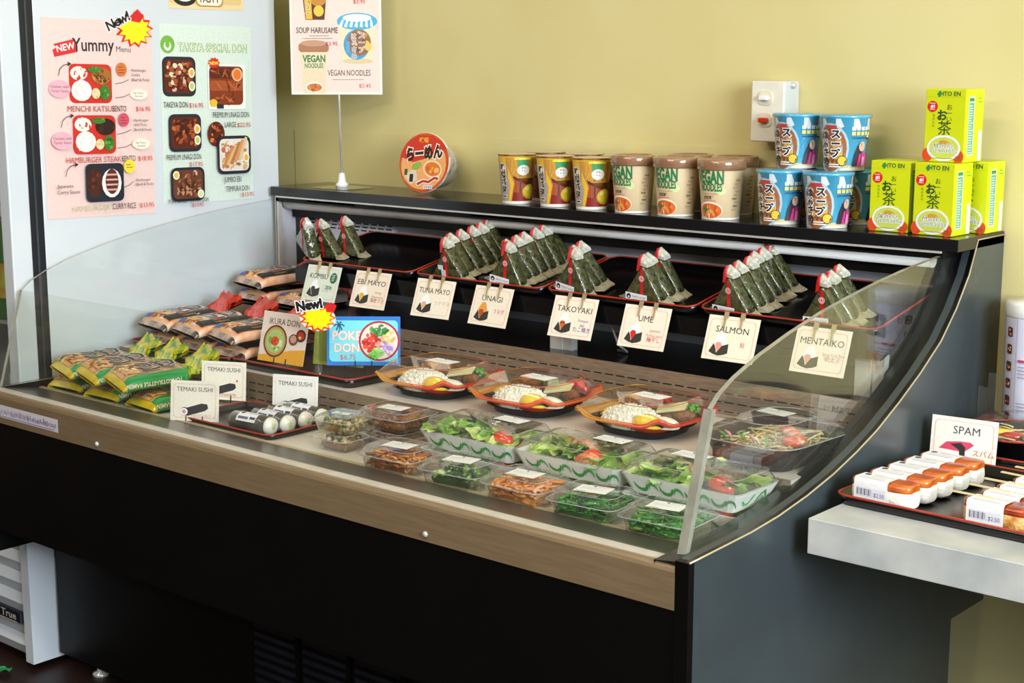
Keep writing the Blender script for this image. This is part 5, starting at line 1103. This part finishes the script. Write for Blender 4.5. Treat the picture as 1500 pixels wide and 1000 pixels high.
    if kind == 'green':
        b = Art(); b.text('TONKOTSU-STYLE RAMEN', -.068, -.004, .0125, '#f4f0c8', width=.118, bold=.03, outline='#2a5a20', ow=.04)
        def sd(u, v, h_):
            y = -u; z = .017 - v; x = (width(y / L) / 2 * (1 - abs((z - .017) / .017) ** 3.2) ** .31) if abs(z - .017) < .0165 else width(.3) / 2 * .8
            return (x + .0008 + h_, y, z)
        b.build('side_lettering', sd, t, {'u': frange(-.14, 0, .01), 'v': frange(-.008, .012, .004)})
    return t
gl = 'green and yellow bag of tonkotsu ramen'
ramen_bag('green', gl + ' under others, nearest the refrigerator', (-1.705, .142, ZF + .001), (0, 0, rad(3)), 'green ramen bags', 1)
ramen_bag('green', gl + ' under others, beside the temaki tray', (-1.432, .140, ZF + .001), (0, 0, rad(-6)), 'green ramen bags', 2)
ramen_bag('green', gl + ' at the bottom middle of the pile', (-1.570, .140, ZF + .001), (0, 0, rad(1)), 'green ramen bags', 7)
ramen_bag('green', gl + ' on top of the pile, against the refrigerator side', (-1.692, .128, ZF + .041), (rad(2), rad(6), rad(-12)), 'green ramen bags', 3)
ramen_bag('green', gl + ' on top in the middle of the pile', (-1.592, .122, ZF + .043), (rad(2), rad(7), rad(-12)), 'green ramen bags', 4)
ramen_bag('green', gl + ' on top of the pile, nearest the negitoro card', (-1.484, .116, ZF + .045), (rad(2), rad(7), rad(-14)), 'green ramen bags', 5)
make_tray('black lacquer tray with red rim under the bowl dish cards', (-1.225, .485, ZM), .370, .262, .018, rot=(0, 0, rad(0)))
make_tray('black lacquer tray with red rim under the orange ramen bags', (-1.592, .485, ZM), .350, .262, .014, rot=(0, 0, 0))
ol = 'orange and black bag of ramen'
for i, (x, y, z, rx, ry, rz, lab) in enumerate((
    (-1.690, .372, ZM + .004, 0, 0, 2, 'in the lower layer nearest the refrigerator'), (-1.565, .374, ZM + .004, 0, 0, -3, 'in the middle of the lower layer'), (-1.445, .372, ZM + .004, 0, 0, 1, 'in the lower layer beside the IKURA DON card'),
    (-1.690, .362, ZM + .042, 2, 2, -6, 'on the upper layer nearest the refrigerator'), (-1.568, .358, ZM + .043, 2, 3, -10, 'on the upper layer between two others'), (-1.450, .362, ZM + .043, 2, 3, -12, 'on the upper layer beside the IKURA DON card'),
    (-1.690, .640, .7715, 0, 0, -4, 'lying flat on the black upper deck under another'), (-1.690, .634, .808, 3, 2, -8, 'topmost on the black upper deck below the KOMBU card'), (-1.560, .645, .7715, 0, 0, -6, 'on the black upper deck behind the KOMBU card'))):
    ramen_bag('orange', ol + ' ' + lab, (x, y, z), (rad(rx), rad(ry), rad(rz)), 'orange ramen bags', 20 + i)

# ------------------------------------------------------------------ counter: spam musubi tray, card, bowls, menus
ZC = .6755
make_tray('black lacquer tray with red rim on the grey counter holding spam musubi', (.212, .500, ZC), .372, .312, .016, rot=(0, 0, rad(-1.5)))
def musubi(stick=False):
    t = thing('spam_musubi', 'musubi', 'musubi'); R = random.Random(3 if stick else 2); L, Wd, H = .100, .044, .036
    def sec(x, k, z0, h, wob=0.):
        return [(x, k * Wd / 2 * math.copysign(abs(math.cos(a_)) ** .55, math.cos(a_)) + R.uniform(-wob, wob), z0 + h / 2 + h / 2 * k ** .5 * math.copysign(abs(math.sin(a_)) ** .55, math.sin(a_)) + R.uniform(-wob, wob)) for a_ in [2 * PI * i / 18 for i in range(18)]]
    xs = [(-.5, .55), (-.47, .80), (-.42, .95), (-.25, 1), (0, 1.02), (.25, 1), (.42, .95), (.47, .80), (.5, .55)]
    MB().loft([sec(L * x, k, 0.0008, H - .004, .0008) for x, k in xs], caps=True).build('rice_block', F['toast'] if stick else M['rice'], t)
    MB().loft([[(p[0], p[1], p[2]) for p in sec(L * x * .99, k * .99, H - .011, .015, .0003)] for x, k in xs], caps=True).build('spam_slice', F['spamd'] if stick else F['spam'], t)
    o = chunks(R, 60, L * .9, Wd * .86, .004, .018, .0032, .6, 1).build('rice_grains', F['toast'] if stick else M['rice'], t); o['kind'] = 'stuff'
    if stick: MB().box(-.075, -.010, -.003, .003, H + .0042, H + .0058).build('wooden_stick', F['wood'], t)
    # paper label over the top and down the front
    pts = []
    def lab(u, v, h):
        x = u
        hz = H + .0050 + h; yf = -Wd / 2 - .0016 - h
        if v > 0: return (x, yf + .006 + v, hz)
        if v > -.006: q = (v + .006) / .006 * PI / 2; return (x, yf + .006 - .006 * math.cos(q), hz - .006 + .006 * math.sin(q))
        return (x, yf, hz - .006 + (v + .006))
    a = Art(); a.rect(-.040, -.032, .056, .058, '#f1f0f3').ell(-.031, .019, .0055, .0045, '#2a2c3a', 12).text('TAKEYA SUSHI', -.004, .017, .0062, '#5a5c70', width=.034).lines(-.034, .010, .046, 3, .0055, .0009, '#a4a6b4', 5).rect(-.037, -.028, .050, .014, '#e2e2ee').text('$2.50', .002, -.026, .0085, '#3a3c50', width=.017)
    for k in range(12): a.rect(-.035 + k * .0021, -.026, .0006 + .0008 * (k % 3 == 0), .010, '#2a2a34'); a.n -= 1
    a.n += 1
    a.build('paper_label', lab, t, {'v': [-.006, -.0045, -.003, -.0015, 0.]}); return t
m0 = musubi(False); m1 = musubi(True)
for i in range(5):
    L = f'white spam musubi with paper label, {ordn[i]} back in the row beside the display case'
    p = (.090 + .004 * i, .386 + .0475 * i, ZC + .0026); rz = rad(-3 + (i % 2) * 3)
    if i == 0: m0.location = p; m0.rotation_euler.z = rz; m0['label'] = L; m0['group'] = 'spam musubi without sticks'
    else: dup(m0, p, rz, L, 'spam musubi without sticks')
for i in range(5):
    L = f'grilled spam musubi with wooden stick, {ordn[i]} back in its row'
    p = (.268 + .004 * i, .384 + .0475 * i, ZC + .0026); rz = rad(-2 - (i % 2) * 3)
    if i == 0: m1.location = p; m1.rotation_euler.z = rz; m1['label'] = L; m1['group'] = 'grilled spam musubi on sticks'
    else: dup(m1, p, rz, L, 'grilled spam musubi on sticks')
a = Art(); w, h = .110, .080
a.text('SPAM', .004, h - .027, .0185, '#3a3a52', width=.044).poly([(-.040, .026), (-.028, .038), (-.006, .041), (.012, .041), (.018, .037), (.002, .024)], '#e0486a').poly([(-.022, .035), (-.004, .0385), (.004, .032), (.004, .008), (-.004, .008), (-.006, .026), (-.016, .032)], '#2f302c').poly([(-.036, .024), (-.006, .022), (-.005, .009), (-.036, .010)], '#f8f6f4').poly([(.004, .026), (.016, .034), (.016, .016), (.004, .010)], '#f4f0ee').text('スパム', .034, .020, .0125, '#c8703a')
card('cream SPAM name card with pink musubi drawing on the counter', (.078, .676, ZC + .0006), w, h, a, (rad(-6), 0, rad(6)), '#f8f2e4', 'none')
def noodle_bowl(label, loc, seed, rz=0.):
    t = thing('bowl_bento', label, 'bento', loc, rz, group='round bowls on the counter'); R = random.Random(seed); r = .082
    MB().lathe([(.0001, .0006), (r * .68, .0006), (r * .74, .004), (r * .95, .040), (r, .043), (r * .96, .043), (r * .70, .008), (.0001, .008)], 36).build('bowl', M['trayb'], t)
    MB().tube([((r + .0005) * math.cos(q), (r + .0005) * math.sin(q), .0435) for q in [2 * PI * i / 36 for i in range(36)]], .0016, 6, close=True).build('rim', M['rim'], t)
    mb = strands(R, 120, r * 1.15, r * 1.15, .022, .042, .0016, .05, ['noodle', 'noodle']); o = mb.build('noodles', [F['noodle'], F['noodle']], t); o['kind'] = 'stuff'
    for k in range(4): MB().ball((0, 0, 0), (.022, .012, .007), 10, 5).build('topping', F[('pepper', 'egg', 'pepper', 'green')[k]], t, (-.045 + .026 * k, -.030 + .012 * (k % 2), .042), (0, 0, R.uniform(0, 3)))
    MB().lathe([(r + .002, .0445), (r - .002, .048), (r * .82, .060), (r * .70, .0625), (r * .66, .067), (.0001, .068)], 36).build('lid', lidm, t)
    return t
make_tray('black lacquer tray with red rim behind the SPAM card', (.212, .790, ZC), .350, .190, .020)
noodle_bowl('round black bowl with red rim and clear lid behind the SPAM card', (.122, .786, ZC + .0032), 4)
noodle_bowl('round black bowl with red rim standing further along the counter', (.300, .790, ZC + .0032), 5)
mh = thing('menu_holder', 'white lidded tub wrapped in printed menus against the wall', 'menu holder', (.092, .926, ZC))
MB().lathe([(.0001, .0006), (.049, .0006), (.050, .003), (.053, .222), (.053, .224)], 32).build('tub_body', mat('lavender_white_print', '#dcdcee', .3, c2='#d2d2e8', scale=10), mh)
MB().lathe([(.0535, .222), (.055, .224), (.055, .244), (.052, .248), (.0001, .249)], 32).build('tub_lid', M['plastic_w'], mh)
a = Art()
for k in range(7): y = .196 - k * .030; a.rrect(-.062, y - .008, .013, .017, .003, '#5a2c24').blobs(-.0555, y, .005, .006, ['#c84a2a', '#e8a84a', '#7a3a2a', '#e8d8c0'], 6, k, .5)
a.rect(-.040, .0, .0015, .222, '#b8b8d8')
for k in range(3): y = .190 - k * .072; a.rect(-.012, y - .03, .05, .042, ['#2a2a5a', '#e8a84a', '#c84a2a'][k]).blobs(.013, y - .01, .022, .018, ['#c84a2a', '#e8c84a', '#5a3a2a', '#e8d8c0'], 12, k + 20, .35)
a.rect(-.034, .147, .026, .004, '#c83a6a').lines(-.034, .138, .06, 4, .006, .0012, '#8a8aa8', 3).lines(-.034, .074, .06, 4, .006, .0012, '#8a8aa8', 4)
a.build('printed_menu', cyl_map(.0505, .0535, .222, rad(-62)), mh, {'u': frange(-.065, .06, .008)})
hb = thing('leaflet_stand', 'small clear acrylic stand between the case and the menu tub', 'stand', (.034, .868, ZC), rz=rad(-8))
MB().box(-.008, .008, -.016, -.014, .002, .10).box(-.008, .008, .014, .016, .002, .12).box(-.008, .008, -.016, .016, 0, .002).build('acrylic_body', lidm, hb)
# green scrap on the floor by the refrigerator
sc_ = leaf(random.Random(2), .05, .03, .006).build('green_scrap', mat('green_plastic_scrap', '#2f8a4a', .3, c2='#3fa85a', scale=40), None, (-1.835, .03, .004), (0, 0, .5)); tag(sc_, 'crumpled green plastic scrap on the dark floor by the refrigerator', 'scrap')
